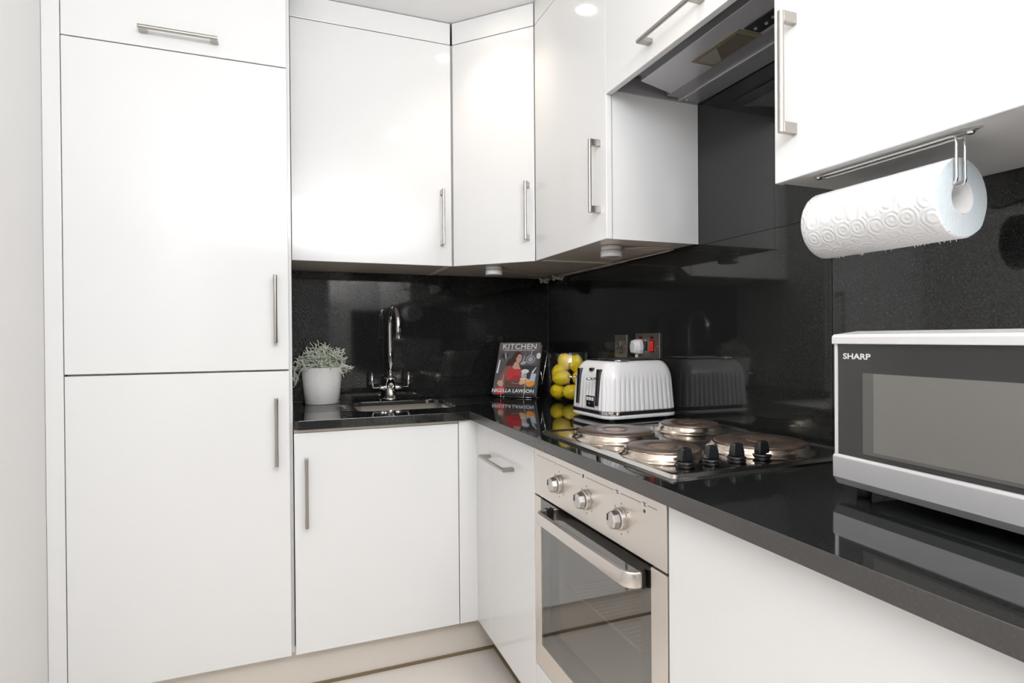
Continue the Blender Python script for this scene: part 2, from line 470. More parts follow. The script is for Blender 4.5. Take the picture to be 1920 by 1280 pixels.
dg_ = thing('corner_wall_cabinet', 'white diagonal corner wall cabinet with one angled door', 'cabinet', (-0.25, -0.25, ZU))
kx = XU + .001
foot = [(kx, -0.003), (kx, -UB + .012), (-UR + .012, V1 + .001), (-0.003, V1 + .001), (-0.003, -0.003)]
ins = [(kx, -0.003), (kx, -UB + .024), (-UR + .024, V1 + .001), (-0.003, V1 + .001), (-0.003, -0.003)]
bm = new_bm(); prism(bm, ins, ZU + .008, ZT + .01); kid(obj('carcass', bm, CARC), dg_)
bm = new_bm(); prism(bm, ins, ZU + .003, ZU + .0075); kid(obj('underside', bm, UNDER), dg_)
# angled door
q = 0.7071
P0 = Vector((XU + .003, -UB - .001, 0)); P1 = Vector((-UR - .002, V1 + .003, 0))
dn = Vector((-q, -q, 0)); th = 0.019
def quad_door(P0, P1, z0, z1, th, dn):
    bm = new_bm()
    prism(bm, [(P0.x, P0.y), (P1.x, P1.y), (P1.x - dn.x * th, P1.y - dn.y * th), (P0.x - dn.x * th, P0.y - dn.y * th)], z0, z1)
    return bm
d = obj('door', quad_door(P0, P1, ZU, ZT, th, dn), WHITE, bevel=0.0018); kid(d, dg_)
hm = handle_mesh(0.216, (0, 0, 1), dn)
h = obj('handle', hm, NICKEL, bevel=0.0008, seg=1); h.location = (-0.338, -0.590, 1.638); h.parent = d
# hand-side placement exactly on the door plane
kpl = (P0.x + P0.y)
hx, hy = -0.338, -0.574
e = (hx + hy - kpl) / 2; h.location = (hx - e, hy - e, 1.638)

w2 = thing('wall_cabinet', 'narrow white wall cabinet on the right wall, between corner and hood', 'cabinet', (-0.16, -0.86, ZU))
kid(slab('carcass', -UR + .021, -0.003, V2 + .004, V1 - .001, ZU + .008, ZT + .01, CARC), w2)
kid(slab('underside', -UR + .021, -0.003, V2 + .004, V1 - .001, ZU + .003, ZU + .0075, UNDER), w2)
kid(slab('side_panel', -UR + .021, -0.001, V2, V2 + .0035, ZU, 1.892, WHITE), w2)
d = door_panel(None, -UR, -UR + .019, V2, V1 - .002, ZU, ZT); kid(d, w2)
h = add_handle(None, (-UR, -1.078, 1.640), (0, 0, 1), (-1, 0, 0), 0.216); h.parent = d
for (a0, a1, b0, b1, pn) in ((XU - .018, XU - .004, -UB + .022, -0.004, w), (-UR + .022, -0.004, V1 - .016, V1 - .002, w2)):
    kid(slab('joint_strip', a0, a1, b0, b1, ZU + .0005, ZU + .003, JOINT), pn)

hc = thing('hood_cabinet', 'white top-hung cabinet over the hob with a long horizontal handle', 'cabinet', (-0.16, -1.43, 1.9))
kid(slab('carcass', -UR + .021, -0.003, V3 + .002, V2 - .002, 1.985, ZT + .01, CARC), hc)
d = door_panel(None, -UR, -UR + .019, V3 + .003, V2 - .002, 1.868, ZT); kid(d, hc)
h = add_handle(None, (-UR, -1.437, 1.912), (0, 1, 0), (-1, 0, 0), 0.216); h.parent = d

w3 = thing('wall_cabinet', 'large white wall cabinet above the microwave, kitchen roll hanging beneath', 'cabinet', (-0.16, -2.3, ZU))
kid(slab('carcass', -UR + .014, -0.003, YE, V3, ZU + .008, ZT + .01, CARC), w3)
kid(slab('underside', -UR + .014, -0.003, YE, V3, ZU + .003, ZU + .0075, UNDER2), w3)
for a, bb, hy_ in ((-2.34, V3, -1.789), (YE, -2.343, None)):
    d = door_panel(None, -UR - .005, -UR + .014, a, bb, ZU, ZT); kid(d, w3)
    if hy_: h = add_handle(None, (-UR - .005, hy_, 1.638), (0, 0, 1), (-1, 0, 0), 0.218); h.parent = d

# filler panels above the wall cabinets
def filler(bm, label):
    return tag(obj('filler_panel', bm, WHITE, bevel=0.001), label, 'filler panel')
bm = new_bm(); box(bm, XTR + .011, XU - .004, -UB + .001, -UB + .019, ZT + .003, ZC - .003)
filler(bm, 'white filler strip between the sink wall cabinet and the ceiling')
filler(quad_door(P0 + Vector((0, 0, 0)), P1, ZT + .003, ZC - .003, th, dn), 'angled white filler strip between the corner wall cabinet and the ceiling')
bm = new_bm(); box(bm, -UR + .0005, -UR + .019, YE, V1 - .002, ZT + .003, ZC - .003)
filler(bm, 'long white filler strip above the right-hand wall cabinets, at the ceiling')

# ------------------------------------------------------------------ cooker hood
HG = mat('hood_grey_metal', (0.62, 0.61, 0.635), 0.32, metal=0.55)
HG2 = mat('hood_dark_grey', (0.14, 0.145, 0.15), 0.4, metal=0.2)
HG3 = mat('hood_mid_grey', (0.36, 0.355, 0.375), 0.35, metal=0.5)
hd = thing('cooker_hood', 'grey integrated cooker hood tucked behind the hood cabinet door', 'cooker hood', (-0.16, -1.43, 1.9))
bm = new_bm(); box(bm, -UR + .022, -0.004, V3 + .006, V2 - .006, 1.925, 1.983)
kid(obj('housing', bm, HG2), hd)
kid(slab('side_rail', -UR + .022, -0.004, V2 - .0055, V2 - .002, 1.880, 1.984, HG), hd)
kid(slab('front_band', -0.303, -0.263, V3 + .006, -1.225, 1.882, 1.925, HG2, bevel=0.002), hd)
bm = new_bm()
pts = [(-0.263, V3 + .006), (-0.263, -1.20), (-0.133, -1.160), (-0.133, V3 + .006)]
prism(bm, pts, 1.881, 1.925)
kid(obj('lower_panel', bm, HG, bevel=0.001), hd)
kid(slab('visor', -0.1325, -0.082, V3 + .006, -1.140, 1.882, 1.925, HG3, bevel=0.001), hd)
kid(slab('trim_strip', -0.081, -0.077, V3 + .006, -1.128, 1.8785, 1.925, mat('bright_edge', (0.8, 0.8, 0.8), 0.25, metal=0.6)), hd)
kid(slab('rear_panel', -0.0765, -0.004, V3 + .006, -1.1235, 1.882, 1.925, HG3, bevel=0.001), hd)
lamp = slab('lamp_frame', -0.206, -0.136, -1.515, -1.345, 1.8785, 1.8805, mat('lamp_frame_bronze', (0.25, 0.21, 0.13), 0.35, metal=0.3))
kid(lamp, hd)
cv = slab('lamp_cover', -0.198, -0.143, -1.500, -1.358, 1.8768, 1.8784, mat('lamp_cover_smoked', (0.13, 0.11, 0.085), 0.12))
kid(cv, lamp)
bm = new_bm(); prism(bm, [(-0.198, -1.358), (-0.143, -1.358), (-0.143, -1.385), (-0.185, -1.42), (-0.198, -1.43)], 1.8762, 1.8767)
kid(obj('lamp_reflector', bm, mat('lamp_reflector_grey', (0.33, 0.30, 0.26), 0.3, metal=0.3)), lamp)
cp = slab('control_strip', -0.198, -0.150, -1.68, -1.522, 1.8775, 1.8805, BLACKP, bevel=0.001); kid(cp, hd)
for k in range(5):
    bm = new_bm(); lathe(bm, [(0.0038, 0), (0.0038, 0.003)], 12, (-0.176 + (k % 2) * .006, -1.536 - k * .026, 1.8748))
    kid(obj('button', bm, mat('button_grey', (0.3, 0.3, 0.3), 0.3)), cp)
for xx in (-0.060, -0.018):
    bm = new_bm(); lathe(bm, [(0.003, 0), (0.003, 0.003)], 12, (xx, -1.140, 1.8795)); kid(obj('screw', bm, CHROME), hd)

# ------------------------------------------------------------------ puck lights and wiring
def puck(x, y, label):
    o = thing('puck_light', label, 'light', (x, y, ZU), group=None)
    bm = new_bm(); lathe(bm, [(0.0335, -0.012), (0.0335, 0.002)], 32, (x, y, ZU)); kid(obj('base', bm, WHITEP), o)
    bm = new_bm(); lathe(bm, [(0.026, -0.031), (0.031, -0.0335), (0.0345, -0.031), (0.0345, -0.013)], 32, (x, y, ZU)); kid(obj('rim', bm, WHITEP), o)
    bm = new_bm(); lathe(bm, [(0.0258, -0.0325), (0.0258, -0.030)], 24, (x, y, ZU)); kid(obj('lens', bm, mat('frosted_lens', (0.5, 0.47, 0.44), 0.3)), o)
puck(-0.415, -0.385, 'round white puck light under the diagonal corner wall cabinet')
puck(-0.232, -0.985, 'round white puck light under the narrow wall cabinet near the hood')
CABLE = mat('cream_cable', (0.62, 0.55, 0.46), 0.4)
def wobble(p0, p1, n, amp, seed):
    rr = random.Random(seed); P = []
    for i in range(n + 1):
        t_ = i / n; b_ = Vector(p0).lerp(Vector(p1), t_)
        if 0 < i < n: b_ += Vector((rr.uniform(-amp, amp), rr.uniform(-amp, amp), rr.uniform(-amp, amp) * .4))
        P.append(b_)
    return P
def smooth_path(P, k=4):
    P = [Vector(p) for p in P]; out = []
    for i in range(len(P) - 1):
        a = P[max(i - 1, 0)]; b_ = P[i]; c_ = P[i + 1]; d_ = P[min(i + 2, len(P) - 1)]
        for j in range(k):
            t_ = j / k
            out.append(0.5 * ((2 * b_) + (-a + c_) * t_ + (2 * a - 5 * b_ + 4 * c_ - d_) * t_ ** 2 + (-a + 3 * b_ - 3 * c_ + d_) * t_ ** 3))
    out.append(P[-1]); return out
zc_ = ZU - .004
bm = new_bm()
tube(bm, smooth_path(wobble((-0.385, -0.36, zc_), (-0.06, -0.10, zc_), 7, .010, 1)), 0.0016, 6)
tube(bm, smooth_path(wobble((-0.385, -0.365, zc_), (-0.06, -0.12, zc_), 6, .012, 2)), 0.0016, 6)
tag(obj('cable', bm, CABLE), 'thin cream cable pair running from the corner puck light to the connector', 'cable')
bm = new_bm()
tube(bm, smooth_path([(-0.198, -0.98, zc_), (-0.12, -0.99, zc_), (-0.06, -1.02, zc_), (-0.03, -1.01, zc_), (-0.025, -0.95, zc_)] + wobble((-0.022, -0.86, zc_), (-0.03, -0.2, zc_), 9, .006, 3)), 0.0018, 6)
tube(bm, smooth_path([(-0.198, -0.99, zc_), (-0.13, -1.03, zc_), (-0.05, -1.045, zc_), (-0.02, -1.0, zc_)] + wobble((-0.018, -0.86, zc_), (-0.035, -0.2, zc_), 9, .006, 4)), 0.0018, 6)
tag(obj('cable', bm, CABLE), 'thin cream cable looping from the puck light near the hood along the wall', 'cable')
def connector(x, y, seed, label):
    rr = random.Random(seed); bm = new_bm()
    for i in range(9):
        cx = x + rr.uniform(-.02, .02); cy = y + rr.uniform(-.022, .022); cz = ZU - .008 - rr.uniform(0, .014)
        box(bm, cx - .005, cx + .005, cy - .006, cy + .006, cz - .005, cz + .005)
    tube(bm, [(x - .03, y, ZU - .004), (x, y + .01, ZU - .014), (x + .02, y - .02, ZU - .01)], 0.004, 6)
    tag(obj('cable_connector', bm, mat('connector_cream', (0.6, 0.56, 0.5), 0.4), bevel=0.001, seg=1), label, 'connector')
connector(-0.045, -0.065, 5, 'cream screw-terminal block hanging in the corner under the wall cabinets')
connector(-0.035, -0.19, 6, 'cluster of cream wire connectors where the cables meet near the corner')

# ------------------------------------------------------------------ ceiling downlights
for i, (x, y) in enumerate(SPOTS):
    pos = ['nearest the corner wall cabinet', 'in front of the cooker hood', 'in front of the tall cabinet', 'behind the camera on the right', 'behind the camera on the left'][i]
    o = thing('ceiling_spotlight', 'round recessed ceiling spotlight ' + pos, 'ceiling light', (x, y, ZC - .004), group='recessed ceiling spotlights')
    bm = new_bm(); lathe(bm, [(0.030, 0.003), (0.030, -0.002), (0.042, -0.003), (0.044, 0.0035)], 32, (x, y, ZC - .004), capb=False, capt=False)
    kid(obj('bezel', bm, WHITEP), o)
    bm = new_bm(); lathe(bm, [(0.0295, 0.0), (0.0295, 0.003)], 24, (x, y, ZC - .004))
    kid(obj('bulb', bm, mat('bulb_glow', (1, 1, 1), 0.5, emit=(1.0, 0.86, 0.70), estr=30)), o)
    l = bpy.data.lights.new('spotlight_beam', 'SPOT'); l.energy = SPOT_POWER; l.color = (1.0, 0.84, 0.68)
    l.spot_size = R(110); l.spot_blend = 0.8; l.shadow_soft_size = 0.03
    lo = bpy.data.objects.new('spotlight_beam', l); COL.objects.link(lo); lo.location = (x, y, ZC - .012)

# ------------------------------------------------------------------ oven
FX = -BR
ov = thing('oven', 'stainless steel built-in electric oven with three knobs, below the hob', 'oven', (-0.3, -1.415, 0.27))
OY0, OY1 = -1.7135, -1.1165
kid(slab('control_panel', FX, FX + .02, OY0, OY1, 0.738, ZW - TW - .0015, STEEL, bevel=0.001), ov)
panel = [o for o in bpy.data.objects if o.name.startswith('control_panel')][0]
CAV = mat('oven_cavity_enamel', (0.62, 0.585, 0.53), 0.35)
bm = new_bm()
# cavity: five walls
box(bm, FX + .045, -0.06, OY0 + .06, OY0 + .062, 0.36, 0.69)
box(bm, FX + .045, -0.06, OY1 - .062, OY1 - .06, 0.36, 0.69)
box(bm, FX + .045, -0.06, OY0 + .06, OY1 - .06, 0.358, 0.36)
box(bm, FX + .045, -0.06, OY0 + .06, OY1 - .06, 0.69, 0.692)
box(bm, -0.062, -0.06, OY0 + .06, OY1 - .06, 0.36, 0.69)
kid(obj('cavity', bm, CAV), ov)
bm = new_bm()
box(bm, FX + .0225, FX + .03, OY0, OY1, 0.270, 0.8)
for f in list(bm.faces): pass
bm.free()
bm = new_bm()
fr0, fr1 = FX + .022, FX + .044
box(bm, fr0, fr1, OY0, OY0 + .06, 0.270, 0.737); box(bm, fr0, fr1, OY1 - .06, OY1, 0.270, 0.737)
box(bm, fr0, fr1, OY0 + .06, OY1 - .06, 0.270, 0.36); box(bm, fr0, fr1, OY0 + .06, OY1 - .06, 0.69, 0.737)
kid(obj('cavity_frame', bm, BLACKM), ov)
for z in (0.50,):
    bm = new_bm()
    ya, yb = OY0 + .07, OY1 - .07
    tube(bm, [(FX + .06, ya, z), (FX + .06, yb, z), (-0.08, yb, z), (-0.08, ya, z)], 0.0035, 8, closed=True)
    for k in range(1, 26):
        y = ya + (yb - ya) * k / 26
        tube(bm, [(FX + .06, y, z), (-0.08, y, z)], 0.0014, 6)
    kid(obj('rack', bm, mat('rack_wire', (0.85, 0.83, 0.80), 0.4, metal=0.3)), ov)
# door
dz0, dz1 = 0.272, 0.733
od = new_bm()
gy0, gy1 = OY0 + .050, OY1 - .040
box(od, FX, FX + .02, OY0, gy0, dz0, dz1); box(od, FX, FX + .02, gy1, OY1, dz0, dz1)
box(od, FX, FX + .02, gy0, gy1, dz0, 0.335)
od = obj('door', od, STEEL, bevel=0.0012); kid(od, ov)
bm = new_bm(); box(bm, FX + .001, FX + .006, gy0, gy1, 0.335, dz1 - .001)
kid(obj('glass', bm, OVENGLASS), od)
bm = new_bm()   # printed black border behind the glass, with the viewing window left open
wy0, wy1, wz0, wz1 = gy0 + .042, gy1 - .042, 0.385, 0.672
OB = mat('oven_border_black', (0.02, 0.019, 0.018), 0.3)
box(bm, FX + .0065, FX + .008, gy0, wy0, 0.335, dz1 - .001); box(bm, FX + .0065, FX + .008, wy1, gy1, 0.335, dz1 - .001)
box(bm, FX + .0065, FX + .008, wy0, wy1, 0.335, wz0); box(bm, FX + .0065, FX + .008, wy0, wy1, wz1, dz1 - .001)
kid(obj('glass_border', bm, OB), od)
# handle: flattened curved bar
hy0, hy1 = -1.648, -1.203
HZ = 0.702
path = []
def arc(cx, cy, r_, a0, a1, n=6):
    return [(cx + r_ * math.cos(R(a0 + (a1 - a0) * k / n)), cy + r_ * math.sin(R(a0 + (a1 - a0) * k / n))) for k in range(n + 1)]
ox = FX - .040
outer = [(FX, hy1)] + arc(ox + .028, hy1 - .028, .028, 90, 180)[0:] + arc(ox + .028, hy0 + .028, .028, 180, 270) + [(FX, hy0)]
inner = [(FX, hy1 - .012)] + arc(ox + .028, hy1 - .028, .016, 90, 180) + arc(ox + .028, hy0 + .028, .016, 180, 270) + [(FX, hy0 + .012)]
bm = new_bm(); n = len(outer)
V = [[bm.verts.new((x, y, HZ - .016)) for x, y in outer], [bm.verts.new((x, y, HZ + .016)) for x, y in outer],
     [bm.verts.new((x, y, HZ + .016)) for x, y in inner], [bm.verts.new((x, y, HZ - .016)) for x, y in inner]]
for a in range(4):
    A, B = V[a], V[(a + 1) % 4]
    for k in range(n - 1):
        f = bm.faces.new((A[k], A[k + 1], B[k + 1], B[k])); f.smooth = a in (0, 2)
bm.faces.new([V[a][0] for a in range(4)]); bm.faces.new([V[a][-1] for a in range(4)])
hh = obj('handle', bm, mat('handle_satin', (0.70, 0.66, 0.62), 0.27, metal=1.0), bevel=0.004, seg=3); kid(hh, od)
for yc in (hy1 - .006, hy0 + .006):
    kid(slab('handle_reflection', FX - .010, FX - .0005, yc - .0075, yc + .0075, HZ - .0175, HZ + .0175, BLACKP, bevel=0.003), od)  # dark blocks imitating the handle's reflection in the oven glass
# knobs
KN = mat('knob_steel', (0.60, 0.575, 0.545), 0.36, metal=1.0)
for ky, kz in ((-1.272, 0.797), (-1.415, 0.795), (-1.562, 0.794)):
    bm = new_bm()
    v = lathe(bm, [(0.0230, 0.0), (0.0228, -0.010), (0.0190, -0.012)], 28, (FX, ky, kz), axis='x', capb=True, capt=True)
    k_ = obj('knob', bm, KN, bevel=0.0006, seg=1); kid(k_, panel)
    bm = new_bm()
    prof = [(0.0175, -0.0122), (0.0205, -0.0137), (0.0180, -0.025), (0.0140, -0.0285)]
    lathe(bm, prof, 8, (FX, ky, kz), axis='x', smooth=False)
    kk = obj('knob_grip', bm, KN, bevel=0.0015, seg=2); kid(kk, panel)
    bm = new_bm(); box(bm, FX - .0297, FX - .0283, ky - .0012 + .007, ky + .0012 + .007, kz - .001, kz + .012)
    kid(obj('pointer', bm, BLACKM), kk)
    for a in (0, 50, 130, 180, 230, 310):
        y_, z_ = ky + .031 * math.sin(R(a)), kz + .031 * math.cos(R(a))
        kid(slab('dial_mark', FX - .0004, FX + .0002, y_ - .0008, y_ + .0008, z_ - .0018, z_ + .0018, BLACKM), panel)
INK = mat('panel_ink', (0.06, 0.055, 0.05), 0.4)
bm = new_bm()
for a, b_ in ((-1.135, -1.238), (-1.262, -1.385), (-1.413, -1.532), (-1.560, -1.632), (-1.655, -1.685)):
    box(bm, FX - .0004, FX + .0002, a, b_, 0.8452, 0.8460)
box(bm, FX - .0004, FX + .0002, -1.2506, -1.2494, 0.842, 0.849)
lathe(bm, [(0.0035, 0), (0.0035, -0.0005)], 16, (FX, -1.644, 0.832), axis='x')
kid(obj('panel_print', bm, INK), panel)
M = basis((FX - .0003, -1.399, 0.845), (0, -1, 0), (0, 0, 1)); text_mesh('panel_symbol', '0', 0.013, M, INK, None)
for s_, yy in (('°C', -1.546), ('°C', -1.644)):
    M = basis((FX - .0003, yy, 0.845), (0, -1, 0), (0, 0, 1)); text_mesh('panel_symbol', s_, 0.010, M, INK, None)
for o in list(bpy.data.objects):
    if o.name.startswith('panel_symbol'): kid(o, panel)

# ------------------------------------------------------------------ hob
HX0, HX1, HY0, HY1 = -0.545, -0.030, -1.712, -1.128
hob = thing('hob', 'stainless steel electric hob with four solid hotplates, set in the worktop', 'hob', (-0.29, -1.42, ZW))
HOBT = mat('hob_mirror_steel', (0.30, 0.30, 0.30), 0.09, metal=1.0)
RIM = mat('hob_rim_steel', (0.62, 0.60, 0.58), 0.15, metal=1.0)
bm = new_bm()
levels = [(0.0, ZW + .0003), (0.0, ZW + .003), (0.006, ZW + .0085), (0.016, ZW + .0085), (0.024, ZW + .0055), (0.03, ZW + .0055)]
rings = []
for ins_, z in levels:
    rings.append([bm.verts.new((x, y, z)) for x, y in rounded_rect(HX0 + ins_, HX1 - ins_, HY0 + ins_, HY1 - ins_, max(0.012 - ins_ * .2, .005))])
n = len(rings[0])
for i, (A, B) in enumerate(zip(rings, rings[1:])):
    for k in range(n):
        f = bm.faces.new((A[k], A[(k + 1) % n], B[(k + 1) % n], B[k])); f.material_index = 1 if i < 3 else 0
bm.faces.new(rings[-1]); bm.faces.new(rings[0][::-1])
kid(obj('hob_top', bm, mats=[HOBT, RIM]), hob)
PLATE = mat('hotplate_brown', (0.115, 0.083, 0.068), 0.30, metal=0.5, ior=1.7, noise=(25, (0.20, 0.145, 0.11), 0.4, 0.75, (1, 1, 1)))
PLC = mat('hotplate_centre', (0.24, 0.16, 0.115), 0.3, metal=0.5)
RING = mat('hotplate_ring', (0.60, 0.52, 0.45), 0.18, metal=1.0)
for px_, py_, rr_ in ((-0.415, -1.302, 0.0935), (-0.165, -1.276, 0.0775), (-0.440, -1.536, 0.0785), (-0.198, -1.562, 0.0985)):
    z = ZW + .0057
    bm = new_bm(); lathe(bm, [(rr_ + .017, 0), (rr_ + .014, 0.004), (rr_ + .008, 0.006), (rr_ + .008, 0.009), (rr_ + .0045, 0.011), (rr_ + .0045, 0.0145), (rr_ + .0005, 0.016), (rr_ - .002, 0.0165)], 64, (px_, py_, z), capb=False, capt=False)
    rg = obj('plate_ring', bm, RING)
    bm = new_bm(); lathe(bm, [(rr_ - .001, 0.010), (rr_ - .001, 0.0185), (rr_ - .003, 0.020), (0.036, 0.0203), (0.034, 0.0190)], 64, (px_, py_, z))
    hp = obj('hotplate', bm, PLATE); kid(hp, hob); kid(rg, hp)
    bm = new_bm(); lathe(bm, [(0.0275, 0.0188), (0.0275, 0.0200), (0.026, 0.0203)], 32, (px_, py_, z)); kid(obj('plate_centre', bm, PLC), hp)
for kx_ in (-0.462, -0.398, -0.333, -0.266):
    ky_ = -1.640; z = ZW + .0057
    bm = new_bm(); lathe(bm, [(0.0185, 0), (0.0185, 0.0015), (0.0150, 0.002), (0.0150, 0.004), (0.0190, 0.0045), (0.0190, 0.0075), (0.017, 0.009)], 32, (kx_, ky_, z))
    a = obj('knob', bm, BLACKP); kid(a, hob)
    bm = new_bm()
    A_ = [(-0.0150, -0.0070), (0.0150, -0.0070), (0.0150, 0.0070), (-0.0150, 0.0070)]
    lv = [(1.0, 1.0, 0.009), (0.95, 0.95, 0.018), (0.78, 0.8, 0.032), (0.62, 0.65, 0.036)]
    rs = [[bm.verts.new((kx_ + x * sx, ky_ + y * sy * 1.25, z + h_)) for x, y in A_] for sx, sy, h_ in lv]
    for P_, Q_ in zip(rs, rs[1:]):
        for k in range(4): bm.faces.new((P_[k], P_[(k + 1) % 4], Q_[(k + 1) % 4], Q_[k]))
    bm.faces.new(rs[-1]); bm.faces.new(rs[0][::-1])
    kid(obj('knob_grip', bm, BLACKP, bevel=0.003, seg=3), a)
bm = new_bm(); lathe(bm, [(0.005, 0), (0.005, 0.0012), (0.003, 0.002)], 20, (-0.205, -1.672, ZW + .0057))
kid(obj('indicator', bm, mat('indicator_red', (0.65, 0.03, 0.04), 0.2)), hob)

# ------------------------------------------------------------------ tap
TX, TY = -0.780, -0.072
tp = thing('kitchen_tap', 'polished chrome mixer tap with swan neck and two levers behind the sink', 'tap', (TX, TY, ZW))
bm = new_bm(); lathe(bm, [(0.034, 0.0003), (0.034, 0.006), (0.029, 0.009), (0.0235, 0.010), (0.0235, 0.088), (0.0265, 0.0885), (0.0265, 0.0945), (0.0125, 0.0955), (0.0125, 0.103), (0.0105, 0.104)], 40, (TX, TY, ZW))
kid(obj('body', bm, CHROME), tp)
bm = new_bm()
ar = 0.078; zt = 1.212
P_ = [(TX, TY, ZW + .100), (TX, TY, zt - .08), (TX, TY, zt)]
sdx, sdy = 0.05, -0.998
for k in range(1, 15):
    a = PI - PI * k / 14 * 0.97
    P_.append((TX + (ar + ar * math.cos(a)) * sdx, TY + (ar + ar * math.cos(a)) * sdy, zt + ar * math.sin(a)))
e = P_[-1]; P_.append((e[0] + .002 * sdx, e[1] + .002 * sdy, 1.168))
tube(bm, P_, [0.0105] * (len(P_) - 1) + [0.0105], 20)
lathe(bm, [(0.0118, -0.014), (0.0118, 0.0)], 24, (e[0], e[1], 1.180))
kid(obj('spout', bm, CHROME), tp)
for sg in (-1, 1):
    bm = new_bm()
    lathe(bm, [(0.0095, 0.020 * sg), (0.0095, 0.022 * sg), (0.0115, 0.024 * sg), (0.0115, 0.046 * sg), (0.006, 0.049 * sg), (0.0055, 0.078 * sg)], 24, (TX, TY, ZW + .051), axis='x')
    tube(bm, [(TX + .078 * sg, TY, ZW + .044), (TX + .078 * sg, TY, ZW + .118)], [0.0055, 0.0062], 16)
    kid(obj('lever', bm, CHROME), tp)

# ------------------------------------------------------------------ plant
PX, PY = -1.062, -0.100
pt = thing('potted_plant', 'pale stone-effect pot of silvery wiry foliage at the left end', 'plant', (PX, PY, ZW))
bm = new_bm(); lathe(bm, [(0.064, 0.0), (0.066, 0.002), (0.0805, 0.147), (0.0765, 0.147), (0.072, 0.125)], 48, (PX, PY, ZW + .0005))
kid(obj('pot', bm, mat('stone_pot', (0.76, 0.745, 0.73), 0.6, noise=(140, (0.36, 0.34, 0.32), 0.66, 0.74, (1, 1, 1)), bump=(90, 0.15, 0.001, (1, 1, 1)))), pt)
rr = random.Random(11)
bm = new_bm()
CZ = ZW + .130
for i in range(700):
    # start inside the dome, grow outwards with kinks
    th_ = rr.uniform(0, 2 * PI); el = math.acos(rr.uniform(0.0, 1.0)); rad = rr.uniform(.35, .98)
    ex, ey, ez = 0.098, 0.075, 0.098
    d = Vector((math.sin(el) * math.cos(th_), math.sin(el) * math.sin(th_), math.cos(el)))
    p_ = Vector((PX + d.x * ex * rad, min(PY + d.y * ey * rad, -0.012), CZ + d.z * ez * rad))
    P_ = [p_.copy()]
    g = (d + Vector((rr.uniform(-1, 1), rr.uniform(-1, 1), rr.uniform(-1, 1))) * .9).normalized()
    for s_ in range(rr.randint(3, 5)):
        g = (g + Vector((rr.uniform(-1, 1), rr.uniform(-1, 1), rr.uniform(-1, .9))) * .75).normalized()
        p_ = p_ + g * 0.0085
        if p_.y > -0.006: p_.y = -0.006
        if p_.x < XTR + .012: p_.x = XTR + .013
        if p_.z < CZ + .012 and (p_.x - PX) ** 2 + (p_.y - PY) ** 2 < 0.083 ** 2: p_.z = CZ + .016
        P_.append(p_.copy())
    tube(bm, P_, [0.0017] * (len(P_) - 1) + [0.001], 4, mi=0 if rr.random() < .8 else 1)
    if rr.random() < .5:
        q_ = P_[1]; g2 = Vector((rr.uniform(-1, 1), rr.uniform(-1, 1), rr.uniform(-.5, 1))).normalized() * .008
        if (q_ + g2).y < -0.004: tube(bm, [q_, q_ + g2], [0.0014, 0.0008], 4)
def sprig(pts):
    P_ = smooth_path(pts, 4)
    tube(bm, P_, 0.0013, 4)
    for q_ in P_[2:]:
        g2 = Vector((rr.uniform(-1, 1), rr.uniform(-1, .2), rr.uniform(-.6, .8))).normalized() * .009
        tube(bm, [q_, q_ + g2], [0.0013, 0.0008], 4)
for k in range(9):   # hanging sprigs at the left
    a = rr.uniform(-.03, .03)
    sprig([(PX - .085, PY + a, CZ + .03), (PX - .105, PY - .01 + a, CZ + .01), (PX - .108 + rr.uniform(-.002, .02), PY - .02 + a, CZ - .01 - rr.uniform(0, .035))])
sprig([(PX - .08, PY - .03, CZ + .01), (PX - .098, PY - .04, CZ - .03), (PX - .106, PY - .045, CZ - .055)])
for k in range(5):   # sprigs to the right
    sprig([(PX + .07, PY - .02, CZ + .03), (PX + .095, PY - .03, CZ + .025 - k * .003), (PX + .105 + rr.uniform(0, .022), PY - .035, CZ + .02 - rr.uniform(0, .025))])
for dx, h_ in ((-.015, .145), (.008, .135), (.065, .11), (-.045, .115), (.08, .095)):
    sprig([(PX + dx, PY, CZ + .075), (PX + dx + .004, PY, CZ + .09), (PX + dx + rr.uniform(-.01, .01), PY, CZ + h_ - .018)])
bmesh.ops.remove_doubles(bm, verts=bm.verts, dist=0.00001)
f = obj('foliage', bm, mats=[mat('silver_foliage', (0.76, 0.79, 0.68), 0.6), mat('sage_foliage', (0.46, 0.52, 0.36), 0.6)]); kid(f, pt)
bm = new_bm(); lathe(bm, [(0.071, 0), (0.071, 0.004), (0.05, 0.010)], 32, (PX, PY, ZW + .125)); kid(obj('soil', bm, mat('soil_dark', (0.06, 0.055, 0.035), 0.9)), pt)

# ------------------------------------------------------------------ cookbook and stand
BC = Vector((-0.292, -0.270, ZW + .014))
ang = R(42)
nh = Vector((-math.sin(ang), -math.cos(ang), 0)); rt_ = Vector((math.cos(ang), -math.sin(ang), 0))
tilt = R(24)
upv = (Vector((0, 0, 1)) * math.cos(tilt) - nh * math.sin(tilt)).normalized()
nv = rt_.cross(upv).normalized()          # cover normal (towards the viewer)
if nv.dot(nh) < 0: nv = -nv
BM_ = Matrix((rt_, upv, nv)).transposed().to_4x4(); BM_.translation = BC + nv * 0.0 + Vector((0, 0, .004))
BW, BH, BT = 0.194, 0.243, 0.028
book = thing('cookbook', 'upright cookbook with a woman in red on its cover, on a wire stand', 'book', (BC.x, BC.y, BC.z))
def bobj(name, bm, m=None, mats=None, bevel=0, par=None):
    for v in bm.verts: v.co = BM_ @ v.co
    o = obj(name, bm, m, bevel=bevel, mats=mats); kid(o, book)
    if par is not None:
        o.parent = par; o.matrix_parent_inverse = Matrix.Identity(4); o.matrix_parent_inverse = (Matrix.Translation(book.location)).inverted() if False else Matrix.Identity(4)
        o.parent = book; o.matrix_parent_inverse = Matrix.Translation(book.location).inverted()
    return o
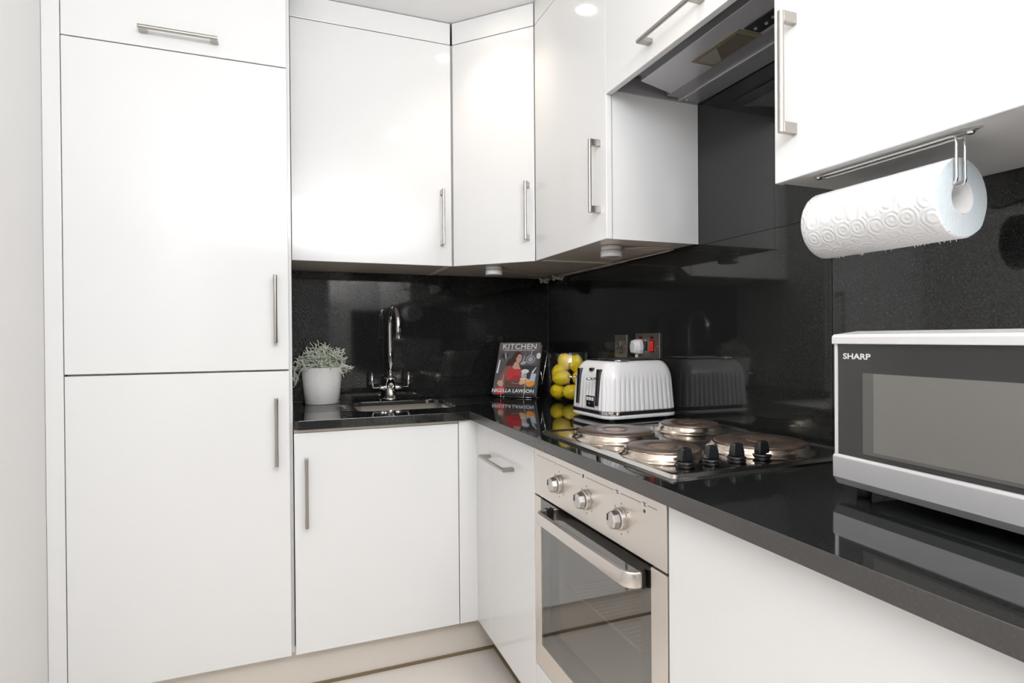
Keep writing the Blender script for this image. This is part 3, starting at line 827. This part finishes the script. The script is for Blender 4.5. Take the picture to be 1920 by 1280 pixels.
# local frame: x right, y up, z towards viewer; z=0 is front cover face
bm = new_bm(); box(bm, -BW / 2, BW / 2, 0, BH, -.003, 0); box(bm, -BW / 2, BW / 2, 0, BH, -BT, -BT + .003); box(bm, -BW / 2 - .001, -BW / 2 + .003, 0, BH, -BT, 0)
bobj('cover', bm, mat('cover_charcoal', (0.075, 0.068, 0.068), 0.25), bevel=0.001)
bm = new_bm(); box(bm, -BW / 2 + .003, BW / 2 - .004, .004, BH - .004, -BT + .003, -.003)
bobj('page_block', bm, mat('book_pages', (0.55, 0.50, 0.44), 0.8, noise=(300, (0.3, 0.27, 0.24), 0.4, 0.7, (1, 1, 1))))
# picture on the cover: flat coloured shapes of a generic cook at a counter
COLS = dict(bg=(0.10, 0.095, 0.10), bar=(0.16, 0.14, 0.135), hair=(0.045, 0.022, 0.018), skin=(0.62, 0.36, 0.27), red=(0.55, 0.03, 0.035), sheer=(0.26, 0.10, 0.09),
            steel=(0.42, 0.42, 0.46), dark=(0.03, 0.03, 0.035), counter=(0.12, 0.05, 0.04), white=(0.75, 0.75, 0.76), orange=(0.80, 0.28, 0.03), peach=(0.75, 0.42, 0.22), blue=(0.50, 0.58, 0.65), lip=(0.5, 0.05, 0.06), red2=(0.38, 0.02, 0.025))
CM = {k: mat('print_' + k, v, 0.3) for k, v in COLS.items()}
keys = list(CM); bm = new_bm(); layer = [0]
def shape(key, pts):
    layer[0] += 1
    z = 0.0002 + layer[0] * 0.00003
    vs = [bm.verts.new(((u - .5) * BW, v_ * BH, z)) for u, v_ in pts]
    f = bm.faces.new(vs); f.material_index = keys.index(key)
    if f.normal.z < 0: f.normal_flip()
def ell(key, cu, cv, ru, rv, rot=0, n=20):
    P = []
    for k in range(n):
        a = 2 * PI * k / n; x = ru * math.cos(a); y = rv * math.sin(a)
        P.append((cu + x * math.cos(rot) - y * math.sin(rot), cv + x * math.sin(rot) + y * math.cos(rot)))
    shape(key, P)
shape('bg', [(.0, .0), (1, .0), (1, 1), (0, 1)])
shape('bar', [(0, .83), (1, .83), (1, 1), (0, 1)])
for u in (.12, .2, .64, .74, .9): shape('bar', [(u, .60), (u + .03, .60), (u + .03, .83), (u, .83)])
ell('dark', .17, .74, .08, .06); ell('steel', .19, .74, .02, .07, .3)
shape('dark', [(.55, .30), (.98, .30), (.98, .55), (.55, .55)])
ell('steel', .80, .67, .105, .082); ell('bg', .80, .67, .085, .066); ell('steel', .80, .67, .06, .05)
shape('steel', [(.795, .74), (.82, .74), (.82, .83), (.795, .83)])
ell('steel', .64, .60, .07, .03, .2); shape('steel', [(.61, .60), (.64, .60), (.66, .74), (.64, .74)])
ell('white', .98, .74, .05, .06)
shape('white', [(.02, .40), (.06, .40), (.08, .66), (.05, .66)])
# hair, face, neck
ell('hair', .47, .71, .10, .115, -.2); shape('hair', [(.36, .74), (.50, .72), (.46, .60), (.36, .52), (.24, .56), (.32, .66)])
ell('hair', .33, .61, .11, .07, .6)
ell('skin', .52, .685, .065, .085, -.15)
shape('hair', [(.44, .79), (.54, .80), (.50, .76), (.46, .70), (.45, .62), (.40, .66)])
ell('hair', .505, .705, .014, .006); ell('hair', .548, .702, .012, .006)
ell('peach', .535, .675, .008, .016); ell('lip', .527, .647, .022, .009); ell('white', .527, .649, .015, .0035)
shape('skin', [(.44, .62), (.53, .60), (.56, .53), (.60, .48), (.36, .48), (.40, .54)])
# shoulders and dress
shape('sheer', [(.22, .52), (.34, .55), (.40, .50), (.36, .40), (.22, .22), (.12, .24), (.14, .36)])
shape('skin', [(.10, .26), (.20, .26), (.24, .20), (.22, .12), (.16, .13), (.08, .20)])
shape('red', [(.33, .53), (.38, .53), (.44, .48), (.52, .46), (.60, .49), (.64, .40), (.62, .30), (.56, .26), (.30, .26), (.30, .40)])
shape('red2', [(.44, .36), (.62, .36), (.60, .27), (.36, .26)])
shape('sheer', [(.59, .49), (.66, .42), (.66, .30), (.63, .30), (.62, .40)])
shape('counter', [(.28, .26), (.62, .26), (.70, .20), (.70, .13), (.28, .13)])
shape('red', [(.10, .14), (.28, .16), (.28, .00), (.06, .00)])
ell('skin', .645, .215, .05, .028, -.3); shape('steel', [(.42, .225), (.60, .205), (.60, .20), (.42, .218)])
# mixer, jug, fruit
ell('white', .71, .44, .09, .04); shape('white', [(.64, .42), (.69, .42), (.68, .33), (.64, .33)]); ell('steel', .71, .35, .055, .06); shape('white', [(.62, .28), (.78, .28), (.78, .31), (.62, .31)])
shape('blue', [(.84, .24), (.96, .24), (.98, .40), (.86, .40)]); shape('white', [(.86, .42), (.95, .52), (.97, .52), (.90, .40)])
ell('peach', .70, .245, .085, .045); ell('orange', .86, .205, .09, .055); ell('peach', .80, .26, .05, .035); ell('orange', .93, .22, .04, .04)
shape('dark', [(.28, .0), (1, .0), (1, .14), (.28, .13)])
bobj('cover_picture', bm, mats=[CM[k] for k in keys])
INKW = mat('print_white', (0.85, 0.83, 0.80), 0.4)
def btext(s_, size, u, v_, sp=1.0, bold=0.0, sx=1.0, nm='cover_title'):
    M = BM_ @ Matrix.Translation(((u - .5) * BW, v_ * BH, 0.0024))
    o = text_mesh(nm, s_, size, M, INKW, None, extrude=0.0002, spacing=sp, bold=bold, sx=sx); kid(o, book)
btext('KITCHEN', 0.036, .50, .915, 1.05, .0006, 1.03)
btext('RECIPES FROM THE HEART OF THE HOME', 0.0078, .50, .845, 1.0, .0001, 1.0, 'cover_subtitle')
btext('NIGELLA LAWSON', 0.0225, .48, .065, 1.0, .0005, 1.02, 'cover_author')

st = thing('book_stand', 'thin chrome wire easel holding the cookbook upright', 'book stand', (BC.x, BC.y, ZW))
bm = new_bm()
def W(u, v_, z): return BM_ @ Vector((u, v_, z))
rw = 0.0017
for u in (-0.055, 0.050):
    foot_b = W(u, 0, -BT - .004); foot_f = W(u, -.0035, .004)
    tube(bm, smooth_path([W(u, .095, .0035), W(u, .05, .004), W(u, .004, .0045), W(u, -.0055, .0030), W(u, -.0055, -BT - .003), W(u, .0, -BT - .004), W(u, .1, -BT - .004)], 3), rw, 8)
# back frame
fr_ = [W(-.085, -.004, -BT - .006), W(-.085, .215, -BT - .006), W(.112, .215, -BT - .006), W(.120, .205, -BT - .006), W(.112, .06, -BT - .006)]
tube(bm, fr_, rw, 8)
tube(bm, [W(-.085, .0, -BT - .006), W(.112, .0, -BT - .006)], rw, 8)
low = W(.112, .06, -BT - .006)
# rear legs reach back to the worktop
for u in (-.06, .100):
    a = W(u, .12, -BT - .006); g = a - nh * 0.055; g = Vector((g.x, g.y, ZW + .003))
    tube(bm, [a, g], rw, 8)
    s_ = W(u, .0, -BT - .006); tube(bm, [s_, Vector((s_.x, s_.y, ZW + .002))], rw, 8)
for u in (-.055, .050):
    s_ = W(u, -.0055, .002); tube(bm, [s_, Vector((s_.x, s_.y, ZW + .001))], rw, 8)
kid(obj('wire_frame', bm, CHROME), st)

# ------------------------------------------------------------------ glass vase with lemons
VX, VY = -0.110, -0.440
va = thing('glass_vase', 'clear glass cylinder vase full of lemons, behind the toaster', 'vase', (VX, VY, ZW))
bm = new_bm(); lathe(bm, [(0.080, 0.0005), (0.0835, 0.003), (0.0835, 0.196), (0.0825, 0.1975), (0.0805, 0.1975), (0.0795, 0.196), (0.0795, 0.014), (0.070, 0.010)], 64, (VX, VY, ZW))
kid(obj('cylinder', bm, CLEAR), va)
lemon_m = bpy.data.materials.new('lemon_skin'); lemon_m.use_nodes = True
nt = lemon_m.node_tree; b = nt.nodes['Principled BSDF']; b.inputs['Base Color'].default_value = (1.0, 0.72, 0.012, 1); b.inputs['Roughness'].default_value = 0.35
tc = nt.nodes.new('ShaderNodeTexCoord'); no = nt.nodes.new('ShaderNodeTexNoise'); no.inputs['Scale'].default_value = 160
bp = nt.nodes.new('ShaderNodeBump'); bp.inputs['Strength'].default_value = .25; bp.inputs['Distance'].default_value = .0012
nt.links.new(tc.outputs['Object'], no.inputs['Vector']); nt.links.new(no.outputs['Fac'], bp.inputs['Height']); nt.links.new(bp.outputs[0], b.inputs['Normal'])
STEM = mat('lemon_stem', (0.10, 0.06, 0.02), 0.7)
def lemon_profile(R_, L_):
    prof = []
    for k in range(17):
        t_ = k / 16; a = PI * t_
        x = -math.cos(a) * L_ * .5; r_ = math.sin(a) ** .9 * R_
        if k == 0: r_ = .0015
        if k == 16: r_ = .0015
        if k in (15,): r_ = R_ * .22; x = L_ * .50
        if k == 16: x = L_ * .545
        if k == 14: r_ = R_ * .36; x = L_ * .455
        prof.append((r_, x))
    return prof
bm = new_bm(); lathe(bm, lemon_profile(.0303, .078), 28, axis='x'); base_lemon = obj('lemon', bm, lemon_m)
bm = new_bm(); lathe(bm, [(0.0035, -0.0405), (0.0040, -0.0385), (0.0025, -0.0375)], 12, axis='x'); base_stem = obj('stem', bm, STEM); base_stem.parent = base_lemon
u_ = Vector((.893, -.451, 0)); w_ = Vector((.451, .893, 0))
LEM = [(-.046, -.003, .034, 250, -10, 'lemon at the bottom left of the vase, dark stem end facing out'),
       (.012, -.041, .034, 10, 0, 'lemon lying sideways at the bottom front of the vase'),
       (-.030, -.032, .092, -15, -10, 'lemon lying sideways in the middle front of the vase'),
       (-.040, .016, .112, 255, 30, 'lemon tucked behind the middle one, stem end facing up left'),
       (-.016, .022, .153, 70, 60, 'lemon standing upright at the top left of the vase'),
       (.030, -.016, .148, 60, 65, 'lemon standing upright at the top right of the vase'),
       (.043, -.010, .088, 80, 20, 'lemon half hidden by the toaster at mid height in the vase'),
       (.036, .026, .034, 40, 0, 'lemon mostly hidden by the toaster at the bottom right of the vase')]
for i, (u, w0, z, rz, ry, lb) in enumerate(LEM):
    if i == 0: o = base_lemon
    else:
        o = base_lemon.copy(); COL.objects.link(o)
        c_ = base_stem.copy(); COL.objects.link(c_); c_.parent = o
    pz = u_ * u + w_ * w0
    o.location = (VX + pz.x, VY + pz.y, ZW + z + .006)
    o.rotation_euler = (0, R(ry), R(rz) - R(27))
    o.scale = (1, 1, 1) if i % 3 else (0.97, 1.02, 1.02)
    tag(o, lb, 'lemon', 'lemons in the glass vase')

# ------------------------------------------------------------------ toaster
to = thing('toaster', 'white ribbed four-slice toaster with chrome levers, next to the hob', 'toaster', (-0.150, -0.917, ZW), R(4))
HW, HD, CR = 0.142, 0.120, 0.050
def rr_perim(hw, hd, cr, N):
    "points and outward normals evenly along a rounded rectangle"
    segs = []
    out = []
    straight = [((hw, -hd + cr), (hw, hd - cr), (1, 0)), ((hw - cr, hd), (-hw + cr, hd), (0, 1)), ((-hw, hd - cr), (-hw, -hd + cr), (-1, 0)), ((-hw + cr, -hd), (hw - cr, -hd), (0, -1))]
    cs = [(hw - cr, hd - cr, 0), (-hw + cr, hd - cr, 90), (-hw + cr, -hd + cr, 180), (hw - cr, -hd + cr, 270)]
    tot = 2 * (2 * hw - 2 * cr) + 2 * (2 * hd - 2 * cr) + 2 * PI * cr
    lens = []
    for i in range(4):
        a, b_, n_ = straight[i]; lens.append(math.dist(a, b_)); lens.append(PI / 2 * cr)
    for k in range(N):
        s_ = tot * k / N; i = 0
        while i < 7 and s_ > lens[i]: s_ -= lens[i]; i += 1
        if i % 2 == 0:
            a, b_, n_ = straight[i // 2]; t_ = s_ / lens[i] if lens[i] else 0
            out.append((a[0] + (b_[0] - a[0]) * t_, a[1] + (b_[1] - a[1]) * t_, n_[0], n_[1], i, s_))
        else:
            cx, cy, a0 = cs[i // 2]; an = R(a0) + s_ / cr
            out.append((cx + cr * math.cos(an), cy + cr * math.sin(an), math.cos(an), math.sin(an), i, s_))
    return out
N = 720
per = rr_perim(HW, HD, CR, N)
bm = new_bm()
zs = [0.030, 0.034, 0.045, 0.06, 0.08, 0.10, 0.115, 0.125, 0.132, 0.140, 0.150, 0.160, 0.168, 0.175, 0.180, 0.1835, 0.185]
rings = []
for z in zs:
    tz = max(0, (z - .120) / .065)
    ins_ = 0.030 * (1 - math.sqrt(max(0, 1 - tz ** 2))) + (z - .03) * 0.07
    fade = 1.0 if z < .115 else max(0, 1 - (z - .115) / .028)
    ring = []
    for (x, y, nx, ny, i, s_) in per:
        amp = 0.0
        if i in (2, 6, 3, 5, 7, 1): amp = 1.0
        if i == 4: amp = 0.55
        g = abs(math.sin(PI * (x if abs(ny) > .5 else y) / 0.0185))
        d_ = -(1 - g ** .7) * 0.0032 * amp * fade
        sc = 1 - ins_ / HW
        sd = 1 - ins_ / HD
        ring.append(bm.verts.new((x * sc + nx * d_, y * sd + ny * d_, z)))
    rings.append(ring)
for A, B in zip(rings, rings[1:]):
    for k in range(N):
        f = bm.faces.new((A[k], A[(k + 1) % N], B[(k + 1) % N], B[k])); f.smooth = True
bm.faces.new(rings[-1]); bm.faces.new(rings[0][::-1])
TW_ = mat('toaster_white', (0.80, 0.80, 0.81), 0.14, ior=1.5)
shell = obj('shell', bm, TW_, to)
def rr_prism(name, hw, hd, cr, z0, z1, m, par, bevel=0, N=64, dx=0, dy=0):
    bm = new_bm(); prism(bm, [(p_[0] + dx, p_[1] + dy) for p_ in rr_perim(hw, hd, cr, N)], z0, z1)
    return obj(name, bm, m, par, bevel)
rr_prism('base', HW + .001, HD + .001, CR, 0.006, 0.0195, TW_, to, 0.005)
bandm = mat('toaster_band', (0.02, 0.02, 0.022), 0.2)
rr_prism('band', HW + .0012, HD + .0012, CR, 0.0197, 0.0297, bandm, to, 0.001)
rr_prism('lid', HW - .042, HD - .042, 0.014, 0.1852, 0.1885, mat('toaster_lid_black', (0.02, 0.02, 0.02), 0.12), to, 0.001)
for dy_ in (-0.045, 0.045):
    for dx_ in (-0.012,):
        bm = new_bm(); box(bm, -0.088, 0.088, dy_ - .030, dy_ + .030, 0.1886, 0.1905)
        fr2 = obj('slot_frame', bm, CHROME, to, 0.0008)
        for yy in (-.015, .015):
            bm = new_bm(); box(bm, -0.080, 0.080, dy_ + yy - .010, dy_ + yy + .010, 0.1906, 0.1912)
            obj('slot', bm, BLACKM, fr2)
# chrome clip along the near-left corner of the band
bm = new_bm()
pc = [p_ for p_ in rr_perim(HW + .0022, HD + .0022, CR, 200) if p_[4] == 5]
pi_ = [p_ for p_ in rr_perim(HW + .0005, HD + .0005, CR, 200) if p_[4] == 5]
prism(bm, [(p_[0], p_[1]) for p_ in pc] + [(p_[0], p_[1]) for p_ in pi_][::-1], 0.0195, 0.0300)
obj('band_clip', bm, CHROME, to)
# feet
for sx in (-1, 1):
    for sy in (-1, 1):
        bm = new_bm(); lathe(bm, [(0.010, 0.0003), (0.010, 0.007)], 16, (sx * .105, sy * .085, 0)); obj('foot', bm, mat('foot_grey', (0.4, 0.4, 0.4), 0.5), to)
# levers and slots on the control side (local -x)
for yy in (-0.058, 0.054):
    bm = new_bm()
    A = [(-HW + .0135, yy - .009, .160), (-HW + .0135, yy + .009, .160), (-HW + .004, yy + .006, .045), (-HW + .004, yy - .006, .045)]
    fv = [bm.verts.new((x - .0100, y, z)) for x, y, z in A]; bk = [bm.verts.new((x + .010, y, z)) for x, y, z in A]
    bm.faces.new(fv); bm.faces.new(bk[::-1])
    for k in range(4): bm.faces.new((fv[k], fv[(k + 1) % 4], bk[(k + 1) % 4], bk[k]))
    sl = obj('lever_track', bm, DARKCH, to, 0.002)
    bm = new_bm()
    tube(bm, [(-HW - .002, yy, .132), (-HW - .022, yy - .001, .131)], [.004, .004], 10)
    lathe(bm, [(0.001, -.0045), (0.010, -.003), (0.0115, 0), (0.009, .003), (0.001, .004)], 20, (-HW - .028, yy - .002, .132))
    obj('lever', bm, CHROME, to)
bm = new_bm(); box(bm, -HW - .0005, -HW + .012, -0.040, 0.006, 0.038, 0.074)
bp_ = obj('button_panel', bm, BLACKP, to, 0.002)
for k in range(3):
    bm = new_bm(); box(bm, -HW - .002, -HW + .002, 0.001 - k * .0145 - .0105, 0.001 - k * .0145, 0.059, 0.070); obj('button', bm, WHITEP, bp_, 0.001)
bm = new_bm(); lathe(bm, [(0.007, 0), (0.007, -.006), (0.005, -.008)], 20, (-HW - .0005, -0.018, 0.048), axis='x'); obj('dial', bm, DARKCH, bp_)
bm = new_bm(); box(bm, -HW + .006, -HW + .022, -0.022, -0.002, 0.153, 0.163)
obj('badge', bm, BLACKP, to, 0.003)
rr_prism('control_pod', 0.026, 0.017, 0.016, 0.1852, 0.1890, CHROME, to, 0.002, dx=-0.062, dy=-0.078)

# ------------------------------------------------------------------ sockets and plug
PLT = mat('socket_brushed_bronze', (0.36, 0.325, 0.285), 0.33, metal=0.9)
s1 = thing('wall_socket', 'single brushed metal switch plate on the black splashback', 'socket', (0, -0.672, 1.13))
pl = slab('plate', -0.006, -0.0003, -0.715, -0.629, 1.088, 1.174, PLT, bevel=0.0015); kid(pl, s1)
for yy in (-0.702, -0.642):
    bm = new_bm(); lathe(bm, [(0.0028, 0), (0.0022, -0.0018)], 14, (-0.0062, yy, 1.131), axis='x'); kid(obj('screw', bm, CHROME), s1)
kid(slab('switch_slot', -0.0072, -0.0055, -0.679, -0.664, 1.126, 1.153, BLACKM), s1)
kid(slab('switch_rocker', -0.0115, -0.0070, -0.676, -0.667, 1.128, 1.151, CHROME, bevel=0.001), s1)
kid(slab('fuse_holder', -0.0075, -0.0055, -0.686, -0.658, 1.103, 1.123, BLACKM), s1)
kid(slab('fuse_cover', -0.0095, -0.0070, -0.684, -0.661, 1.106, 1.122, PLT, bevel=0.001), s1)
s2 = thing('cooker_socket', 'double brushed metal plate with red cooker switch and white plug', 'socket', (0, -0.845, 1.13))
kid(slab('plate', -0.006, -0.0003, -0.920, -0.770, 1.090, 1.178, PLT, bevel=0.0015), s2)
NEON = mat('neon_dark_red', (0.12, 0.008, 0.008), 0.15)
for yy in (-0.806, -0.877): kid(slab('indicator', -0.0072, -0.0058, yy - .010, yy + .010, 1.158, 1.167, NEON), s2)
kid(slab('switch_slot', -0.0068, -0.0058, -0.889, -0.864, 1.112, 1.154, BLACKM), s2)
bm = new_bm()
v = box(bm, -0.0068, -0.0150, -0.886, -0.867, 1.115, 1.151)
for q_ in v:
    if q_.co.x < -.01 and q_.co.z > 1.14: q_.co.x = -0.009
kid(obj('red_switch', bm, mat('switch_red', (0.90, 0.025, 0.015), 0.3), bevel=0.0015), s2)
kid(slab('black_switch', -0.0105, -0.0058, -0.846, -0.832, 1.117, 1.149, BLACKP, bevel=0.001), s2)
bm = new_bm(); lathe(bm, [(0.0028, 0), (0.0022, -0.0018)], 14, (-0.0062, -0.908, 1.132), axis='x'); kid(obj('screw', bm, CHROME), s2)
pg = thing('plug', 'white three-pin plug pushed into the double socket above the toaster', 'plug', (-0.006, -0.802, 1.13))
bm = new_bm()
pts = [(-.017, -.026), (.017, -.026), (.025, -.012), (.026, .004), (.018, .022), (.010, .027), (-.010, .027), (-.018, .022), (-.026, .004), (-.025, -.012)]
fr3 = [bm.verts.new((-0.0068, -0.803 + y, 1.130 + z)) for y, z in pts]
md_ = [bm.verts.new((-0.022, -0.803 + y, 1.130 + z)) for y, z in pts]
bk3 = [bm.verts.new((-0.040, -0.803 + y * .62, 1.130 + z * .82)) for y, z in pts]
bm.faces.new(fr3); bm.faces.new(bk3[::-1]); n = len(pts)
for A, B in ((fr3, md_), (md_, bk3)):
    for k in range(n): bm.faces.new((A[k], A[(k + 1) % n], B[(k + 1) % n], B[k]))
kid(obj('plug_body', bm, WHITEP, bevel=0.003, seg=3), pg)
bm = new_bm(); tube(bm, smooth_path([(-0.020, -0.803, 1.104), (-0.020, -0.802, 1.092), (-0.016, -0.800, 1.07), (-0.012, -0.798, 1.0), (-0.012, -0.79, ZW + .008)]), [0.0058] * 6 + [0.0036] * 11, 10)
kid(obj('flex', bm, WHITEP), pg)

# ------------------------------------------------------------------ microwave
ma = R(4)
MW_ = thing('microwave', 'silver and black microwave oven standing on the worktop at the right', 'microwave', (-0.352, -1.884, ZW), 0)
MW_.rotation_euler = (0, 0, -ma)   # local -y runs towards the camera, local +x towards the wall
SILV = mat('microwave_silver', (0.60, 0.60, 0.615), 0.33, metal=0.55)
SILT = mat('microwave_silver_light', (0.80, 0.79, 0.785), 0.30, metal=0.35)
W_, D_ = 0.49, 0.30
z0, z1 = 0.017, 0.263
def msl(name, x0, x1, y0, y1, za, zb, m, par=None, bevel=0.0): return slab(name, x0, x1, y0, y1, za, zb, m, par or MW_, bevel)
msl('casing', 0.022, D_, -W_ + .002, -.002, z0 + .004, z1 - .006, SILT, bevel=0.002)
# front: bottom band with a chamfer, top rail, side strip
bm = new_bm()
prof = [(0.0, 0.0675), (-0.004, 0.0635), (-0.0035, 0.030), (0.006, 0.0175), (0.0215, 0.0175), (0.0215, 0.0675)]
vsA = [bm.verts.new((x, 0.0, z)) for x, z in prof]; vsB = [bm.verts.new((x, -W_, z)) for x, z in prof]
bm.faces.new(vsA); bm.faces.new(vsB[::-1]); n = len(prof)
for k in range(n): bm.faces.new((vsA[k], vsA[(k + 1) % n], vsB[(k + 1) % n], vsB[k]))
obj('bottom_band', bm, SILV, MW_, 0.0012)
bm = new_bm()
prof = [(-0.004, 0.247), (-0.004, 0.259), (0.0, 0.2625), (0.05, 0.268), (0.05, 0.247)]
vsA = [bm.verts.new((x, 0.001, z)) for x, z in prof]; vsB = [bm.verts.new((x, -W_ - .001, z)) for x, z in prof]
bm.faces.new(vsA); bm.faces.new(vsB[::-1]); n = len(prof)
for k in range(n): bm.faces.new((vsA[k], vsA[(k + 1) % n], vsB[(k + 1) % n], vsB[k]))
obj('top_rail', bm, SILT, MW_, 0.001)
msl('side_strip', 0.0, 0.0215, -.007, -.001, 0.0676, 0.2468, SILT)
FACE = mat('microwave_black_glass', (0.030, 0.030, 0.029), 0.10, ior=1.55)
dr = msl('door', 0.001, 0.0215, -.375, -.0075, 0.0678, 0.2466, FACE)
WIN = mat('microwave_window_mesh', (0.175, 0.168, 0.155), 0.12, ior=1.5)
WIN2 = mat('microwave_window_edge', (0.105, 0.103, 0.096), 0.12, ior=1.5)
slab('window_border', -0.0002, 0.001, -.355, -.054, 0.0755, 0.202, WIN2, dr)
slab('window', -0.0005, -0.0002, -.345, -.073, 0.0805, 0.2015, WIN, dr)
msl('control_panel', 0.001, 0.0215, -W_ + .002, -.378, 0.0678, 0.2466, FACE)
M = basis((0.0007, -0.0420, 0.2270), (0, -1, 0), (0, 0, 1))
text_mesh('brand_lettering', 'SHARP', 0.0125, M, mat('logo_silver', (0.75, 0.75, 0.76), 0.35), dr, extrude=0.0001, bold=.0003, sx=1.35)
for fx, fy in ((.03, -.03), (.03, -W_ + .03), (D_ - .03, -.03), (D_ - .03, -W_ + .03)):
    bm = new_bm(); lathe(bm, [(0.010, 0.0005), (0.012, 0.0215)], 16, (fx, fy, 0)); obj('foot', bm, BLACKM, MW_)
bm = new_bm(); tube(bm, [(0.03, -.06, .018), (0.03, -W_ + .06, .018)], .003, 8); obj('base_rib', bm, SILV, MW_)

# ------------------------------------------------------------------ kitchen roll and holder
KX, KZ, KR = -0.281, 1.363, 0.0585
ky0, ky1 = -2.037, -1.806
ro = thing('kitchen_roll', 'white embossed paper kitchen roll hanging under the right wall cabinet', 'kitchen roll', (KX, (ky0 + ky1) / 2, KZ))
rollm = bpy.data.materials.new('embossed_paper'); rollm.use_nodes = True
nt = rollm.node_tree; b = nt.nodes['Principled BSDF']; b.inputs['Base Color'].default_value = (0.80, 0.80, 0.80, 1); b.inputs['Roughness'].default_value = 0.85
L = nt.links.new
tc = nt.nodes.new('ShaderNodeTexCoord')
mp = nt.nodes.new('ShaderNodeMapping'); mp.inputs['Scale'].default_value = (1, 1, 1)
vo = nt.nodes.new('ShaderNodeTexVoronoi'); vo.inputs['Scale'].default_value = 36; vo.inputs['Randomness'].default_value = .25
mt = nt.nodes.new('ShaderNodeMath'); mt.operation = 'MULTIPLY'; mt.inputs[1].default_value = 26
sn = nt.nodes.new('ShaderNodeMath'); sn.operation = 'SINE'
no = nt.nodes.new('ShaderNodeTexNoise'); no.inputs['Scale'].default_value = 400
ad = nt.nodes.new('ShaderNodeMath'); ad.operation = 'ADD'
bp = nt.nodes.new('ShaderNodeBump'); bp.inputs['Strength'].default_value = .35; bp.inputs['Distance'].default_value = .0012
L(tc.outputs['Object'], mp.inputs[0]); L(mp.outputs[0], vo.inputs['Vector']); L(vo.outputs['Distance'], mt.inputs[0]); L(mt.outputs[0], sn.inputs[0])
L(tc.outputs['Object'], no.inputs['Vector']); L(sn.outputs[0], ad.inputs[0]); L(no.outputs['Fac'], ad.inputs[1]); L(ad.outputs[0], bp.inputs['Height']); L(bp.outputs[0], b.inputs['Normal'])
bm = new_bm()
rr = random.Random(3)
seg = 96; rings = []
KIN = 0.0245
prof = [(KIN, ky0), (KR - .002, ky0), (KR, ky0 + .002)] + [(KR, ky0 + (ky1 - ky0) * k / 12) for k in range(1, 12)] + [(KR, ky1 - .002), (KR - .002, ky1), (KIN, ky1)]
for r_, y in prof:
    ring = []
    for k in range(seg):
        a = 2 * PI * k / seg
        q_ = r_
        if r_ > .03:      # the loose outer sheet ends low at the wall side
            q_ = r_ + 0.0022 * max(0, 1 - abs(((math.degrees(a) - 318 + 180) % 360) - 180) / 16)
            q_ += rr.uniform(-.00025, .00025)
        ring.append(bm.verts.new((KX + q_ * math.cos(a), y, KZ + q_ * math.sin(a))))
    rings.append(ring)
for i in range(len(rings) - 1):
    A, B = rings[i], rings[i + 1]
    for k in range(seg):
        f = bm.faces.new((A[k], A[(k + 1) % seg], B[(k + 1) % seg], B[k])); f.smooth = 1 < i < len(rings) - 3
        f.material_index = 1 if i in (0, len(rings) - 2) else 0
A, B = rings[-1], rings[0]
for k in range(seg): f = bm.faces.new((A[k], A[(k + 1) % seg], B[(k + 1) % seg], B[k])); f.smooth = True
kid(obj('paper', bm, mats=[rollm, mat('paper_edge', (0.60, 0.655, 0.68), 0.9, bump=(180, .5, .002, (1, 1, 1)))]), ro)
bm = new_bm(); lathe(bm, [(KIN - .0008, ky0 + .0005), (KIN - .0008, ky1 - .0005), (KIN - .0024, ky1 - .0005), (KIN - .0024, ky0 + .0005), (KIN - .0008, ky0 + .0005)], 48, (KX, 0, KZ), axis='y', capb=False, capt=False)
kid(obj('core', bm, mat('card_core', (0.66, 0.65, 0.64), 0.8)), ro)
bm = new_bm()
for k in range(26):
    y = rr.uniform(ky0 + .01, ky1 - .01); x = KX + rr.uniform(-.006, .01)
    zb_ = KZ - math.sqrt(KR ** 2 - (x - KX) ** 2)
    tube(bm, [(x, y, zb_ + .001), (x + rr.uniform(-.003, .003), y + rr.uniform(-.004, .004), zb_ - rr.uniform(.001, .0035))], [.0007, .0004], 4)
kid(obj('torn_fibres', bm, rollm), ro)

ho = thing('kitchen_roll_holder', 'chrome wire kitchen roll holder screwed beneath the right wall cabinet', 'holder', (-0.295, -1.93, ZU))
bm = new_bm()
zt_ = ZU + .0025
prism(bm, [(-0.306, -2.050), (-0.294, -2.072), (-0.282, -2.050), (-0.282, -1.815), (-0.294, -1.795), (-0.306, -1.815)], zt_ - .0018, zt_)
kid(obj('mounting_plate', bm, mat('holder_plate', (0.62, 0.62, 0.60), 0.3, metal=0.7)), ho)
bm = new_bm()
rw = 0.0021
za = zt_ - .0045
hzb = KZ + .0195
for x in (-0.302, -0.283):
    s_ = 1 if x < -.29 else -1
    tube(bm, smooth_path([(-0.2925, -1.812, za), (x, -1.822, za), (x, -1.9, za), (x, -2.0, za), (x, -2.036, za), (x, -2.0415, za - .006), (x, -2.042, za - .03), (x, -2.042, hzb + .02), (x, -2.042, hzb + .004), (x, -2.038, hzb), (x, -2.02, hzb - .0005), (x, -1.83, hzb - .0005)], 4), rw, 10)
kid(obj('wire_arm', bm, CHROME), ho)
for yy in (-2.055, -1.806):
    bm = new_bm(); lathe(bm, [(0.0045, -.004), (0.006, -.001), (0.006, 0)], 16, (-0.2925, yy, zt_ - .002)); kid(obj('screw', bm, CHROME), ho)
